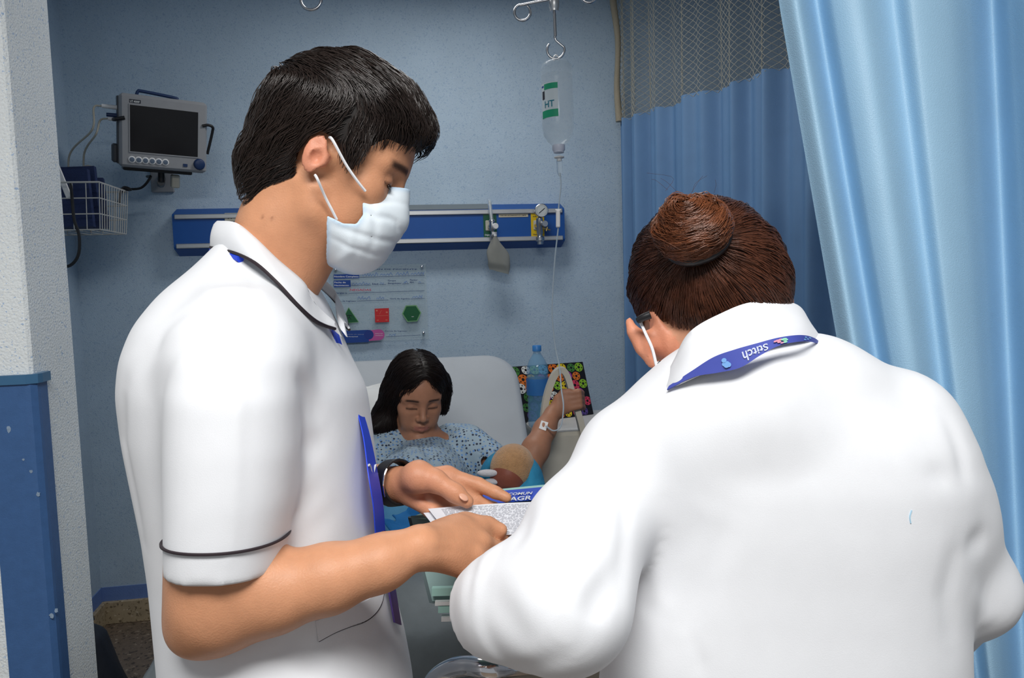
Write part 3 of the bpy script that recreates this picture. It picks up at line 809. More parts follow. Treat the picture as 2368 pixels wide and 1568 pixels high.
obj('cloth', MB().grid(G), M_cur, ct, smooth=True, angle=180)
# knotted net between cloth and track: diamond mesh of thin cords
NV = CEIL - 0.03 - ZC1
nv, nu = 46, 150
iu = np.linspace(0, nU - 1, nu).astype(int)
V = []; Fq = []
def net_pt(i, j):
    k = iu[i]
    return pc[k] + nn[k] * folds(su[k], 0) * (1 - .3 * j / nv) + np.array([0, 0, ZC1 - .008 + NV * j / nv])
P_ = np.array([[net_pt(i, j) for j in range(nv + 1)] for i in range(nu)])
segs = []
for i in range(nu - 1):
    for j in range(nv):
        if (i + j) % 2 == 0: segs.append((P_[i, j], P_[i + 1, j + 1]))
        else: segs.append((P_[i + 1, j], P_[i, j + 1]))
segs = np.array(segs)
d_ = segs[:, 1] - segs[:, 0]; d_ /= np.linalg.norm(d_, axis=1)[:, None]
a_ = np.cross(d_, [0.3, 0.8, 0.1]); a_ /= np.linalg.norm(a_, axis=1)[:, None]; b_ = np.cross(d_, a_)
rn = .0011
VV = []; 
for e in range(2):
    for k in range(3):
        th = 2 * math.pi * k / 3
        VV.append(segs[:, e] + rn * (math.cos(th) * a_ + math.sin(th) * b_))
VV = np.stack(VV, 1).reshape(-1, 3)
base = np.arange(len(segs))[:, None] * 6
q = np.concatenate([base + np.array([0, 1, 4, 3]), base + np.array([1, 2, 5, 4]), base + np.array([2, 0, 3, 5])])
tag(obj('net_top', (VV, q), M_net, ct), kind='stuff')
obj('track', MB().tube(np.column_stack([pc[::12, :2], np.full(len(pc[::12]), CEIL - .015)]), .012, 8), M_alu, ct, smooth=True)
obj('gathered_net', MB().tube(curve([(1.05, 3.40, CEIL - .03), (1.045, 3.40, CEIL - .10), (1.06, 3.39, 2.45), (1.055, 3.40, 2.25), (1.06, 3.39, ZC1)], 24), np.interp(np.linspace(0, 1, 24), [0, .1, .2, .6, 1], [.022, .030, .016, .012, .016]), 10), mat('net_gather', srgb(170, 160, 140), 0.8, bump=0.6, bscale=120), ct, smooth=True)

# near curtain on the right, swept sideways; lines traced in the photo, folds in depth
crest_top = [1800, 1845, 1885, 1925, 1990, 2060, 2110, 2190, 2240, 2290, 2335, 2400, 2470, 2540, 2620]
crest_bot = [2070, 2110, 2150, 2185, 2225, 2260, 2290, 2315, 2335, 2365, 2420, 2480, 2550, 2620, 2700]
dep =       [1.205, 1.172, 1.232, 1.185, 1.165, 1.20, 1.17, 1.185, 1.225, 1.285, 1.22, 1.15, 1.23, 1.15, 1.22]
nS = 260
sk = np.linspace(0, 1, len(crest_top)); ss = np.linspace(0, 1, nS)
def smooth_interp(x, xk, yk):
    return curve(np.column_stack([xk, yk, np.zeros(len(xk))]), len(x) * 4)[:, :2]
def ci(yk):
    cc = smooth_interp(ss, sk, yk); return np.interp(ss, cc[:, 0], cc[:, 1])
ct_, cb_, dd_ = ci(crest_top), ci(crest_bot), ci(dep)
T0, T1 = -420.0, 2900.0
G = np.zeros((nS, 60, 3))
bow = lambda t_: t_
for j in range(60):
    py = T0 + (T1 - T0) * j / 59
    t_ = py / 1568.0
    tt = t_ if t_ < 1 else 1 + (1 - math.exp(-(t_ - 1)))
    if t_ < 0: tt = t_ * .7
    pxs = ct_ + (cb_ - ct_) * tt
    for i in range(nS):
        wob = .006 * math.sin(6 * t_ + 9 * ss[i])
        G[i, j] = at(pxs[i], py, dd_[i] + wob)
# keep it hanging from the ceiling to just above the floor
zz = G[:, :, 2]
keep = [j for j in range(60) if .12 < zz[:, j].min() and zz[:, j].max() < CEIL - .01]
G = G[:, keep]
gb = G.reshape(-1, 3)
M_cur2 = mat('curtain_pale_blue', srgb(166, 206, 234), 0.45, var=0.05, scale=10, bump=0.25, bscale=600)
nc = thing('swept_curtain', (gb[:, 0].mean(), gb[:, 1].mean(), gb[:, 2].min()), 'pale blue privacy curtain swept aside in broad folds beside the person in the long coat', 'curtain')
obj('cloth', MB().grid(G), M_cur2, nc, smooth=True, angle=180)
tt_ = G[:, 0].copy(); tt_[:, 2] = CEIL - .014
obj('track', MB().tube(np.array([tt_[0], tt_[nS // 2], tt_[-1]]), .012, 8), M_alu, nc, smooth=True)
obj('curtain_rings', MB().tube(tt_[::20] - np.array([0, 0, .02]), .004, 6), M_white, nc, smooth=True)
# ================================================================ BED
M_sheet = mat('bed_sheet', srgb(180, 186, 192), 0.8, var=0.06, scale=8, bump=0.15, bscale=60)
M_frame = mat('bed_frame', srgb(196, 192, 180), 0.45)
M_quilt = mat('quilt_pale', srgb(206, 218, 212), 0.8, var=0.08, scale=25, bump=0.2, bscale=90)
M_quiltd = mat('quilt_grey', srgb(120, 128, 132), 0.85, var=0.12, scale=25, bump=0.25, bscale=90)
BX0, BX1 = -0.43, 0.46
bed = thing('hospital_bed', (0.015, 2.4, 0), 'hospital bed with raised white backrest against the blue wall', 'bed')
def slab(o, A, B, Cn, la, lb, th, rad, nb=10, puff=0.012):
    """rounded slab: corner o, along A (la) and B (lb), thickness along Cn"""
    pts = []
    for (cx, cy, a0) in ((la - rad, lb - rad, 0), (rad, lb - rad, 90), (rad, rad * .4, 180), (la - rad, rad * .4, 270)):
        rr = rad if cy > lb / 2 else rad * .4
        cx2 = cx if cy > lb / 2 else (la - rad * .4 if cx > la / 2 else rad * .4)
        for k in range(nb):
            t_ = math.radians(a0 + 90 * k / (nb - 1)); pts.append((cx2 + rr * math.cos(t_), cy + rr * math.sin(t_)))
    P = np.array(pts); n = len(P); cen = P.mean(0)
    layers = [(.10, -puff), (.6, -puff * .5), (.94, 0), (.985, .012), (1, .035), (1, th - .035), (.985, th - .012), (.94, th), (.6, th + puff * .5), (.1, th + puff)]
    V = []; Fc = []
    for s_, c_ in layers:
        Q = cen + (P - cen) * s_
        for q in Q: V.append(o + A * q[0] + B * q[1] + Cn * c_)
    for i in range(len(layers) - 1):
        for k in range(n): Fc.append((i * n + k, i * n + (k + 1) % n, (i + 1) * n + (k + 1) % n, (i + 1) * n + k))
    Fc.append(tuple(range(n))[::-1]); Fc.append(tuple((len(layers) - 1) * n + k for k in range(n)))
    return MB().add(V, Fc)
hin = np.array([BX0, 2.26, 0.60]); topc = np.array([BX0, 2.74, 1.175])
bdir = unit(topc - hin); bn = np.cross(np.array([1.0, 0, 0]), bdir); bn = bn if bn[1] < 0 else -bn
back = obj('backrest', slab(hin - bn * .02, np.array([1.0, 0, 0]), bdir, -bn, BX1 - BX0, np.linalg.norm(topc - hin), .13, .11), M_sheet, bed, smooth=True, angle=60)
obj('mattress', slab(np.array([BX0, 2.30, .56]), np.array([1.0, 0, 0]), np.array([0, -1.0, 0]), np.array([0, 0, 1.0]), BX1 - BX0, .84, .14, .07), M_sheet, bed, smooth=True, angle=60)
m_ = MB().box(((BX0 + BX1) / 2, 2.35, .50), (BX1 - BX0, 1.8, .07), bev=.01)
obj('deck', m_, M_frame, bed)
for sx in (BX0 + .06, BX1 - .06):
    for sy in (1.6, 3.1):
        lg = obj('leg', MB().box((sx, sy, .275), (.05, .05, .41), bev=.006), M_frame, bed)
        obj('caster', MB().cyl((sx - .018, sy, .06), (sx + .018, sy, .06), .06, .06, 20), M_black, lg, smooth=True)
obj('backrest_support', MB().tube([(0, 2.9, .52), (0, 2.62, .88)], .02, 10), M_alu, bed, smooth=True)
obj('headboard', MB().box(((BX0 + BX1) / 2, 3.28, .72), (BX1 - BX0 - .1, .03, .46), bev=.012), M_frame, bed)
obj('foot_plate', MB().box(((BX0 + BX1) / 2, 1.435, .485), (BX1 - BX0 - .04, .025, .10), bev=.010), M_frame, bed)
# beige side-rail grip the patient holds: a flat band bent into a loop
RZ = 2.32
lp = curve([at(1258, 1010, RZ), at(1259, 960, RZ), at(1266, 915, RZ), at(1281, 872, RZ), at(1296, 857, RZ), at(1309, 870, RZ), at(1324, 920, RZ), at(1340, 975, RZ), at(1352, 1035, RZ)], 40)
tn = np.gradient(lp, axis=0); tn /= np.linalg.norm(tn, axis=1)[:, None]
lat = np.cross(tn, FW); lat /= np.linalg.norm(lat, axis=1)[:, None]
G = np.stack([lp - FW * .05 + lat * .000, lp - FW * .017, lp + FW * .017, lp + FW * .05], 1)
G = np.stack([lp + FW * w_ + lat * .004 * math.cos(w_ * 25) for w_ in np.linspace(-.045, .045, 7)], 1)
obj('side_rail', MB().grid(G, .017), mat('rail_beige', srgb(196, 190, 176), 0.5), bed, smooth=True, angle=50)
obj('rail_post', MB().box(at(1305, 1060, RZ), (.16, .03, .16), bev=.01).tube([at(1262, 1010, RZ), at(1270, 1130, RZ)], .012, 8).tube([at(1350, 1035, RZ), at(1345, 1130, RZ)], .012, 8), M_frame, bed)
# pillow with frilled case behind the head
pc_ = at(872, 968, 2.33)
Gp = np.zeros((48, 30, 3))
Ap, Bp, Np = np.array([1.0, 0, 0]), bdir, bn
for i in range(48):
    for j in range(30):
        th = 2 * math.pi * i / 47; ph = -math.pi / 2 + math.pi * j / 29
        sx_ = np.sign(math.cos(th)) * abs(math.cos(th)) ** .55 * math.cos(ph) ** .5 if math.cos(ph) > 0 else 0
        sy_ = np.sign(math.sin(th)) * abs(math.sin(th)) ** .55 * math.cos(ph) ** .5 if math.cos(ph) > 0 else 0
        Gp[i, j] = pc_ + Ap * .14 * sx_ + Bp * .12 * sy_ + Np * (.05 * math.sin(ph) + .004 * math.sin(9 * sx_ + 5 * sy_) - .03)
pil = thing('pillow', pc_ - Bp * .12, 'white frilled pillow behind the patient in the bed', 'pillow')
obj('cushion', MB().grid(Gp), mat('pillow_white', srgb(226, 228, 228), 0.8, var=.05, bump=.2, bscale=50), pil, smooth=True, angle=180)
fr_ = []
for i in range(200):
    th = 2 * math.pi * i / 199
    sx_ = np.sign(math.cos(th)) * abs(math.cos(th)) ** .55; sy_ = np.sign(math.sin(th)) * abs(math.sin(th)) ** .55
    row = []
    for k in range(5):
        e = 1 + .10 * k / 4
        row.append(pc_ + Ap * .133 * sx_ * (e + .06 * k / 4) + Bp * .115 * sy_ * (e + .12 * k / 4) + Np * (.012 * math.sin(i * .95) * k / 4 - .03))
    fr_.append(row)
obj('frill', MB().grid(np.array(fr_), .003), MATS['pillow_white'], pil, smooth=True, angle=180)
# ================================================================ BEDSIDE TABLE, BAG, WATER BOTTLE
tz = at(1270, 978, 2.92)[2] - .002
tb = at(1290, 978, 2.92)
M_tab = mat('table_white', srgb(206, 206, 204), 0.5)
bt = thing('bedside_table', (tb[0] + .06, tb[1], 0), 'white bedside table between the bed and the curtain', 'table')
tcx, tcy = tb[0] + .09, tb[1] + .06
obj('top', MB().box((tcx, tcy, tz - .012), (.40, .34, .024), bev=.006), M_tab, bt)
obj('cabinet', MB().box((tcx, tcy, (tz - .024 + .06) / 2), (.36, .30, tz - .024 - .06), bev=.006), M_tab, bt)
for k in range(2):
    dr = obj('drawer', MB().box((tcx, tcy - .155, tz - .15 - .26 * k), (.32, .012, .23), bev=.004), M_tab, bt)
    obj('handle', MB().tube([(tcx - .05, tcy - .175, tz - .09 - .26 * k), (tcx + .05, tcy - .175, tz - .09 - .26 * k)], .005, 8), M_alu, dr, smooth=True)
for sx in (-.15, .15):
    for sy in (-.12, .12):
        obj('foot', MB().cyl((tcx + sx, tcy + sy, 0), (tcx + sx, tcy + sy, .06), .015, .02, 12), M_black, bt, smooth=True)
# bag printed with footballs
BZ = 2.96
q01 = on(1214, 975, 2, tz + .0022); q11 = on(1372, 957, 2, tz + .0022)
q00 = at(1178, 849, w2c(q01)[2] + .02); q10 = at(1347, 837, w2c(q11)[2] + .02)
bagm = (q00 + q11) / 2
sb = thing('football_bag', (bagm[0], bagm[1], tz), 'black gift bag printed with colourful footballs on the bedside table', 'bag')
def bq(u_, v_): return q00 * (1 - u_) * (1 - v_) + q10 * u_ * (1 - v_) + q11 * u_ * v_ + q01 * (1 - u_) * v_
nb_ = unit(np.cross(q10 - q00, q01 - q00)); nb_ = nb_ if nb_ @ FW > 0 else -nb_
def bp_(u_, v_, off=0.0): return bq(u_, v_) - unit(np.array([nb_[0], nb_[1], 0])) * (.010 * math.sin(math.pi * u_) * v_ + off)
G = np.array([[bp_(u_, v_) for v_ in np.linspace(0, 1, 12)] for u_ in np.linspace(0, 1, 14)])
nbh = unit(np.array([nb_[0], nb_[1], 0]))
G2 = np.array([[bq(u_, v_) + nbh * (.004 + .06 * v_) for v_ in np.linspace(0, 1, 12)] for u_ in np.linspace(0, 1, 14)])
M_bagb = mat('bag_black', srgb(22, 20, 26), 0.45)
obj('front_panel', MB().grid(G, .002), M_bagb, sb, smooth=True)
obj('back_panel', MB().grid(G2, .002), M_bagb, sb, smooth=True)
obj('left_gusset', MB().grid(np.stack([G[0], G2[0]], 0), .002), M_bagb, sb, smooth=True)
obj('right_gusset', MB().grid(np.stack([G[-1], G2[-1]], 0), .002), M_bagb, sb, smooth=True)
obj('bottom', MB().grid(np.stack([G[:, -1], G2[:, -1]], 0), .002), M_bagb, sb, smooth=True)
cols = [(232, 232, 226), (228, 112, 30), (230, 200, 30), (160, 60, 160), (140, 190, 50), (214, 60, 90), (110, 180, 220), (70, 130, 60), (90, 70, 140), (230, 120, 40)]
r_ = np.random.default_rng(11)
uw = np.linalg.norm(q10 - q00); vh = np.linalg.norm(q01 - q00)
bi = 0
for row in range(6):
    for k in range(8):
        u_ = (k + .5 + (.5 if row % 2 else 0)) / 8 * 1.0; v_ = (row + .5) / 6
        if u_ > .96: continue
        u_ += r_.uniform(-.012, .012); v_ += r_.uniform(-.012, .012)
        rad = r_.uniform(.0165, .021); col_ = cols[int(r_.integers(0, len(cols)))]
        mname = 'ball_%d_%d_%d' % col_
        mm = mat(mname, srgb(*col_), 0.5)
        def disc(cu, cv, rr, n, off, rot=0):
            ps = []
            for t_ in np.linspace(0, 2 * math.pi, n, endpoint=False):
                a_u = cu + rr * math.cos(t_ + rot) / uw; a_v = cv + rr * math.sin(t_ + rot) / vh
                ps.append(bp_(min(max(a_u, .005), .995), min(max(a_v, .005), .995), off))
            return ps
        m_ = MB(); P_ = disc(u_, v_, rad, 16, .0016); m_.add(P_, [tuple(range(16))])
        bo = obj('ball_print', m_, mm, sb)
        m_ = MB(); rot = r_.uniform(0, 1.2)
        m_.add(disc(u_, v_, rad * .33, 5, .0021, rot), [tuple(range(5))])
        for e in range(5):
            t_ = rot + math.pi / 5 + 2 * math.pi * e / 5 + math.pi / 5
            m_.add(disc(u_ + rad * .68 * math.cos(t_) / uw, v_ + rad * .68 * math.sin(t_) / vh, rad * .17, 4, .0021, t_), [tuple(range(4))])
        tag(obj('ball_patches', m_, M_bagb, bo), kind='stuff')
# water bottle
w0 = at(1246, 978, 2.86); w1 = at(1256, 797, 2.86)
w0[2] = tz + .001
hh = w1[2] - w0[2]
M_pet = mat('pet_blue', srgb(120, 178, 216), 0.08, alpha=0.42, var=.02, coat=0.5)
wb_ = thing('water_bottle', w0, 'large clear blue water bottle with blue cap on bedside table', 'bottle')
pr = [(0, .03), (.004, .038)]
for k in range(9):
    z_ = .02 + (hh * .62 - .02) * k / 8
    pr += [(z_, .040), (z_ + .010, .0375)]
pr += [(hh * .66, .041), (hh * .74, .039), (hh * .82, .030), (hh * .88, .018), (hh * .91, .0135), (hh * .94, .0135)]
obj('body', MB().lathe(w0, (0, 0, 1), pr, 28), M_pet, wb_, smooth=True)
obj('cap', MB().lathe(w0 + np.array([0, 0, hh * .93]), (0, 0, 1), [(0, .0165), (hh * .065, .0165), (hh * .07, .015)], 24), mat('cap_blue', srgb(60, 130, 200), .4), wb_, smooth=True)
G = np.array([[w0 + np.array([.0422 * math.cos(a), .0422 * math.sin(a), z_]) for z_ in (hh * .40, hh * .60)] for a in np.linspace(0, 2 * math.pi, 30)])
obj('label', MB().grid(G), mat('bottle_label', srgb(60, 130, 205), .4, alpha=.8), wb_, smooth=True)

# ================================================================ CART WITH CHROME HANDLE at the foot of the bed
M_cart = mat('cart_beige', srgb(176, 166, 150), 0.5)
M_wood = mat('wood_orange', srgb(186, 100, 58), 0.45, var=.25, scale=14)
e0 = at(1372, 1506, 1.13)
cz = e0[2]
ca = thing('utility_cart', (.36, 1.28, 0), 'beige cart with orange wood top and chrome tube handle at the bed end', 'cart')
cx0, cx1, cy0, cy1 = .12, .64, 1.10, 1.36
obj('cabinet', MB().box(((cx0 + cx1) / 2, (cy0 + cy1) / 2 + .004, (cz - .03 + .09) / 2), (cx1 - cx0 - .02, cy1 - cy0 - .02, cz - .03 - .09), bev=.008), M_cart, ca)
obj('edge_trim', MB().box(((cx0 + cx1) / 2, (cy0 + cy1) / 2, cz - .014), (cx1 - cx0, cy1 - cy0, .028), bev=.006), mat('trim_white', srgb(214, 214, 212), .4), ca)
obj('wood_top', MB().box(((cx0 + cx1) / 2, (cy0 + cy1) / 2 + .006, cz + .004), (cx1 - cx0 - .03, cy1 - cy0 - .03, .010), bev=.003), M_wood, ca)
for sx in (cx0 + .05, cx1 - .05):
    for sy in (cy0 + .05, cy1 - .05):
        obj('caster', MB().cyl((sx - .014, sy, .045), (sx + .014, sy, .045), .045, .045, 20).box((sx, sy, .075), (.02, .05, .04)), M_black, ca, smooth=True)
hd = curve([at(985, 1640, 1.10), at(998, 1585, 1.10), at(1030, 1553, 1.10), at(1080, 1540, 1.09), at(1150, 1548, 1.08), (cx0 + .10, cy0 - .012, cz - .03)], 40)
obj('handle', MB().tube(hd, .014, 16), M_chrome, ca, smooth=True)
obj('handle_bracket', MB().tube([at(985, 1640, 1.10), (cx0 + .02, cy0 + .02, cz - .16)], .012, 12), M_chrome, ca, smooth=True)

# ================================================================ DARK BAG ON THE FLOOR behind the pillar
fb = at(225, 1500, 2.60)
M_dark = mat('dark_navy_fabric', srgb(40, 46, 58), 0.6, var=.15, scale=40, bump=.2)
db = thing('floor_bag', (fb[0] - .04, fb[1], 0), 'dark navy soft bag standing on the terrazzo floor behind the pillar', 'bag')
G = np.zeros((40, 26, 3))
for i in range(40):
    for j in range(26):
        th = 2 * math.pi * i / 39; v_ = j / 25
        f_ = (1 - .62 * v_ - .30 * sstep(v_, .8, 1.0)) if v_ > 0 else .95
        f_ *= 1 + .03 * math.sin(5 * th + 6 * v_)
        G[i, j] = (fb[0] - .06 + .17 * f_ * np.sign(math.cos(th)) * abs(math.cos(th)) ** .75, fb[1] + .13 * f_ * np.sign(math.sin(th)) * abs(math.sin(th)) ** .75, .345 * v_)
obj('pouch', MB().grid(G), M_dark, db, smooth=True, angle=180)
obj('handle', MB().tube(curve([(fb[0] - .12, fb[1], .33), (fb[0] - .10, fb[1], .40), (fb[0] - .03, fb[1], .40), (fb[0] - .01, fb[1], .33)], 20), .009, 8), M_dark, db, smooth=True)
# ================================================================ SMOOTH SOLID MODELLING (signed distance + surface nets), camera-space metres
class Frame:
    def __init__(s, t, R=np.eye(3), k=1.0):
        s.t = np.asarray(t, float); s.R = np.asarray(R, float); s.k = k      # columns of R: local axes
    def loc(s, P): return ((P - s.t) @ s.R) / s.k
    def pt(s, p): return s.t + s.k * (s.R @ np.asarray(p, float))
    def pts(s, P): return s.t + s.k * (np.asarray(P, float) @ s.R.T)
class Ell:
    def __init__(s, c, r, fr=None):
        s.c = np.asarray(c, float); s.r = np.asarray(r, float) * np.ones(3); s.fr = fr
    def d(s, P):
        k = 1.0
        if s.fr: P = s.fr.loc(P); k = s.fr.k
        q = P - s.c
        k0 = np.sqrt(((q / s.r) ** 2).sum(1)); k1 = np.sqrt(((q / s.r ** 2) ** 2).sum(1))
        return np.where(k0 < 1e-6, -s.r.min(), k0 * (k0 - 1) / (k1 + 1e-12)) * k
class Cap:
    def __init__(s, a, b, ra, rb=None, fr=None):
        s.a = np.asarray(a, float); s.b = np.asarray(b, float); s.ra = ra; s.rb = ra if rb is None else rb; s.fr = fr
    def d(s, P):
        k = 1.0
        if s.fr: P = s.fr.loc(P); k = s.fr.k
        ab = s.b - s.a
        t = np.clip(((P - s.a) @ ab) / (ab @ ab + 1e-12), 0, 1)
        q = P - s.a - t[:, None] * ab
        return (np.sqrt((q * q).sum(1)) - (s.ra + (s.rb - s.ra) * t)) * k
class Loft:
    """stack of superellipse sections: keys (centre, radius u, radius w) along axis"""
    def __init__(s, keys, axis, u, n=2.3, sm=0.08):
        s.ax = unit(axis); s.u = unit(np.asarray(u, float) - s.ax * (np.asarray(u, float) @ s.ax)); s.w = np.cross(s.ax, s.u); s.n = n
        c = np.array([k[0] for k in keys], float); ra = np.array([k[1] for k in keys]); rb = np.array([k[2] for k in keys])
        t = c @ s.ax
        o = np.argsort(t); c, ra, rb, t = c[o], ra[o], rb[o], t[o]
        s.t = np.linspace(t[0], t[-1], 160)
        w = max(int(160 * sm), 1)
        def f(y):
            z = np.interp(s.t, t, y)
            zp = np.concatenate([2 * z[0] - z[w:0:-1], z, 2 * z[-1] - z[-2:-w - 2:-1]])
            ker = np.hanning(2 * w + 1); ker /= ker.sum()
            return np.convolve(zp, ker, 'valid')
        s.cu = f(c @ s.u); s.cw = f(c @ s.w); s.ra = f(ra); s.rb = f(rb)
    def sect(s, t):
        return (np.interp(t, s.t, s.cu), np.interp(t, s.t, s.cw), np.interp(t, s.t, s.ra), np.interp(t, s.t, s.rb))
    def ring(s, t, off=0.0, n=64):
        cu, cw, ra, rb = s.sect(t)
        th = np.linspace(0, 2 * math.pi, n, endpoint=False)
        e = 2.0 / s.n
        x = np.sign(np.cos(th)) * np.abs(np.cos(th)) ** e * (ra + off); y = np.sign(np.sin(th)) * np.abs(np.sin(th)) ** e * (rb + off)
        return s.ax * t + (cu + x)[:, None] * s.u + (cw + y)[:, None] * s.w
    def d(s, P, off=0.0):
        t = P @ s.ax
        tc = np.clip(t, s.t[0], s.t[-1])
        cu, cw, ra, rb = s.sect(tc)
        du = P @ s.u - cu; dw = P @ s.w - cw
        q = np.sqrt(du * du + dw * dw) + 1e-9
        k = ((np.abs(du) / (ra + off)) ** s.n + (np.abs(dw) / (rb + off)) ** s.n) ** (1 / s.n) + 1e-9
        lat = q * (1 - 1 / k)
        lat = np.maximum(lat, -np.minimum(ra, rb))
        cap = np.abs(t - tc)
        ins = np.maximum(s.t[0] - t, t - s.t[-1])
        return np.where(cap > 0, np.sqrt(np.maximum(lat, 0) ** 2 + cap ** 2), np.maximum(lat, ins))
class Plane:
    def __init__(s, p, n): s.p = np.asarray(p, float); s.n = unit(n)
    def d(s, P): return (P - s.p) @ s.n
class Poly2:
    """2-D polygon (signed distance) extruded endlessly along the third axis of a frame; axes i,j"""
    def __init__(s, pts, fr, i=0, j=2): s.q = np.asarray(pts, float); s.fr = fr; s.i = i; s.j = j
    def d(s, P):
        L = s.fr.loc(P); x = L[:, s.i]; y = L[:, s.j]
        return poly_sd(s.q, x, y) * s.fr.k
class PixPoly:
    """polygon in the view of one depth plane (perspective cone from the lens used only to cut a shell)"""
    pass
def poly_sd(q, x, y):
    d2 = np.full(len(x), 1e9); ins = np.zeros(len(x), bool)
    for a in range(len(q)):
        x0, y0 = q[a]; x1, y1 = q[(a + 1) % len(q)]
        ex, ey = x1 - x0, y1 - y0
        t = np.clip(((x - x0) * ex + (y - y0) * ey) / (ex * ex + ey * ey + 1e-15), 0, 1)
        d2 = np.minimum(d2, (x - x0 - t * ex) ** 2 + (y - y0 - t * ey) ** 2)
        c = ((y0 <= y) != (y1 <= y))
        if c.any():
            xi = x0 + (y - y0) / (ey if abs(ey) > 1e-15 else 1e-15) * ex
            ins ^= c & (x < xi)
    return np.where(ins, -1, 1) * np.sqrt(d2)
def smin(a, b, k):
    if k <= 0: return np.minimum(a, b)
    h = np.maximum(k - np.abs(a - b), 0) / k
    return np.minimum(a, b) - h * h * k * .25
class Solid:
    def __init__(s): s.ops = []; s.disp = []
    def u(s, p, k=0.01): s.ops.append(('u', p, k)); return s
    def s_(s, p, k=0.005): s.ops.append(('s', p, k)); return s
    def i(s, p, k=0.002): s.ops.append(('i', p, k)); return s
    def chain(s, pts, rad, k=0.006, k0=None, fr=None):
        for n in range(len(pts) - 1):
            s.u(Cap(pts[n], pts[n + 1], rad[n], rad[n + 1], fr), (k0 if (n == 0 and k0 is not None) else k))
        return s
    def fold(s, pts, amp, width):
        """soft crease (+ groove, - ridge) along a polyline"""
        P = np.asarray(pts, float)
        t = np.linspace(0, len(P) - 1, 11); i = np.minimum(t.astype(int), len(P) - 2); f = (t - i)[:, None]
        P = P[i] * (1 - f) + P[i + 1] * f
        old = s.disp; s.disp = []
        for _ in range(5):
            P = P - grad(s, P) * s.d(P)[:, None]
        s.disp = old + [(P, amp, width)]; return s
    def d(s, P, sel=None):
        r = None
        for n, (o, p, k) in enumerate(s.ops):
            if sel is not None and not sel[n]: continue
            v = p.d(P)
            if r is None: r = v if o == 'u' else np.full(len(P), 1.0)
            elif o == 'u': r = smin(r, v, k)
            elif o == 's': r = -smin(-r, v, k)
            else: r = -smin(-r, -v, k)
        if r is None: r = np.full(len(P), 1.0)
        for pts, amp, w in s.disp:
            lo = pts.min(0) - 3 * w; hi = pts.max(0) + 3 * w
            m = ((P > lo) & (P < hi)).all(1)
            if not m.any(): continue
            Q = P[m]; d2 = np.full(len(Q), 1e9); tt = np.zeros(len(Q)); nseg = len(pts) - 1
            for a in range(nseg):
                ab = pts[a + 1] - pts[a]; t = np.clip(((Q - pts[a]) @ ab) / (ab @ ab + 1e-12), 0, 1)
                q = Q - pts[a] - t[:, None] * ab; dd = (q * q).sum(1)
                b = dd < d2; d2 = np.where(b, dd, d2); tt = np.where(b, (a + t) / nseg, tt)
            r = r.copy(); r[m] += amp * np.exp(-d2 / (w * w)) * np.sin(np.clip(tt, .03, .97) * math.pi) ** .6
        return r
    def select(s, c, hd):
        vals = [p.d(c[None])[0] for (_, p, _) in s.ops]
        best = min([v + 0 for (o, _, _), v in zip(s.ops, vals) if o == 'u'])
        sel = []
        for (o, p, k), v in zip(s.ops, vals):
            if o == 'u': sel.append(v < best + 2.4 * hd + 2 * k)
            elif o == 's': sel.append(v < 1.5 * hd + 2 * k)
            else: sel.append(v > -1.5 * hd - 2 * k)
        return sel
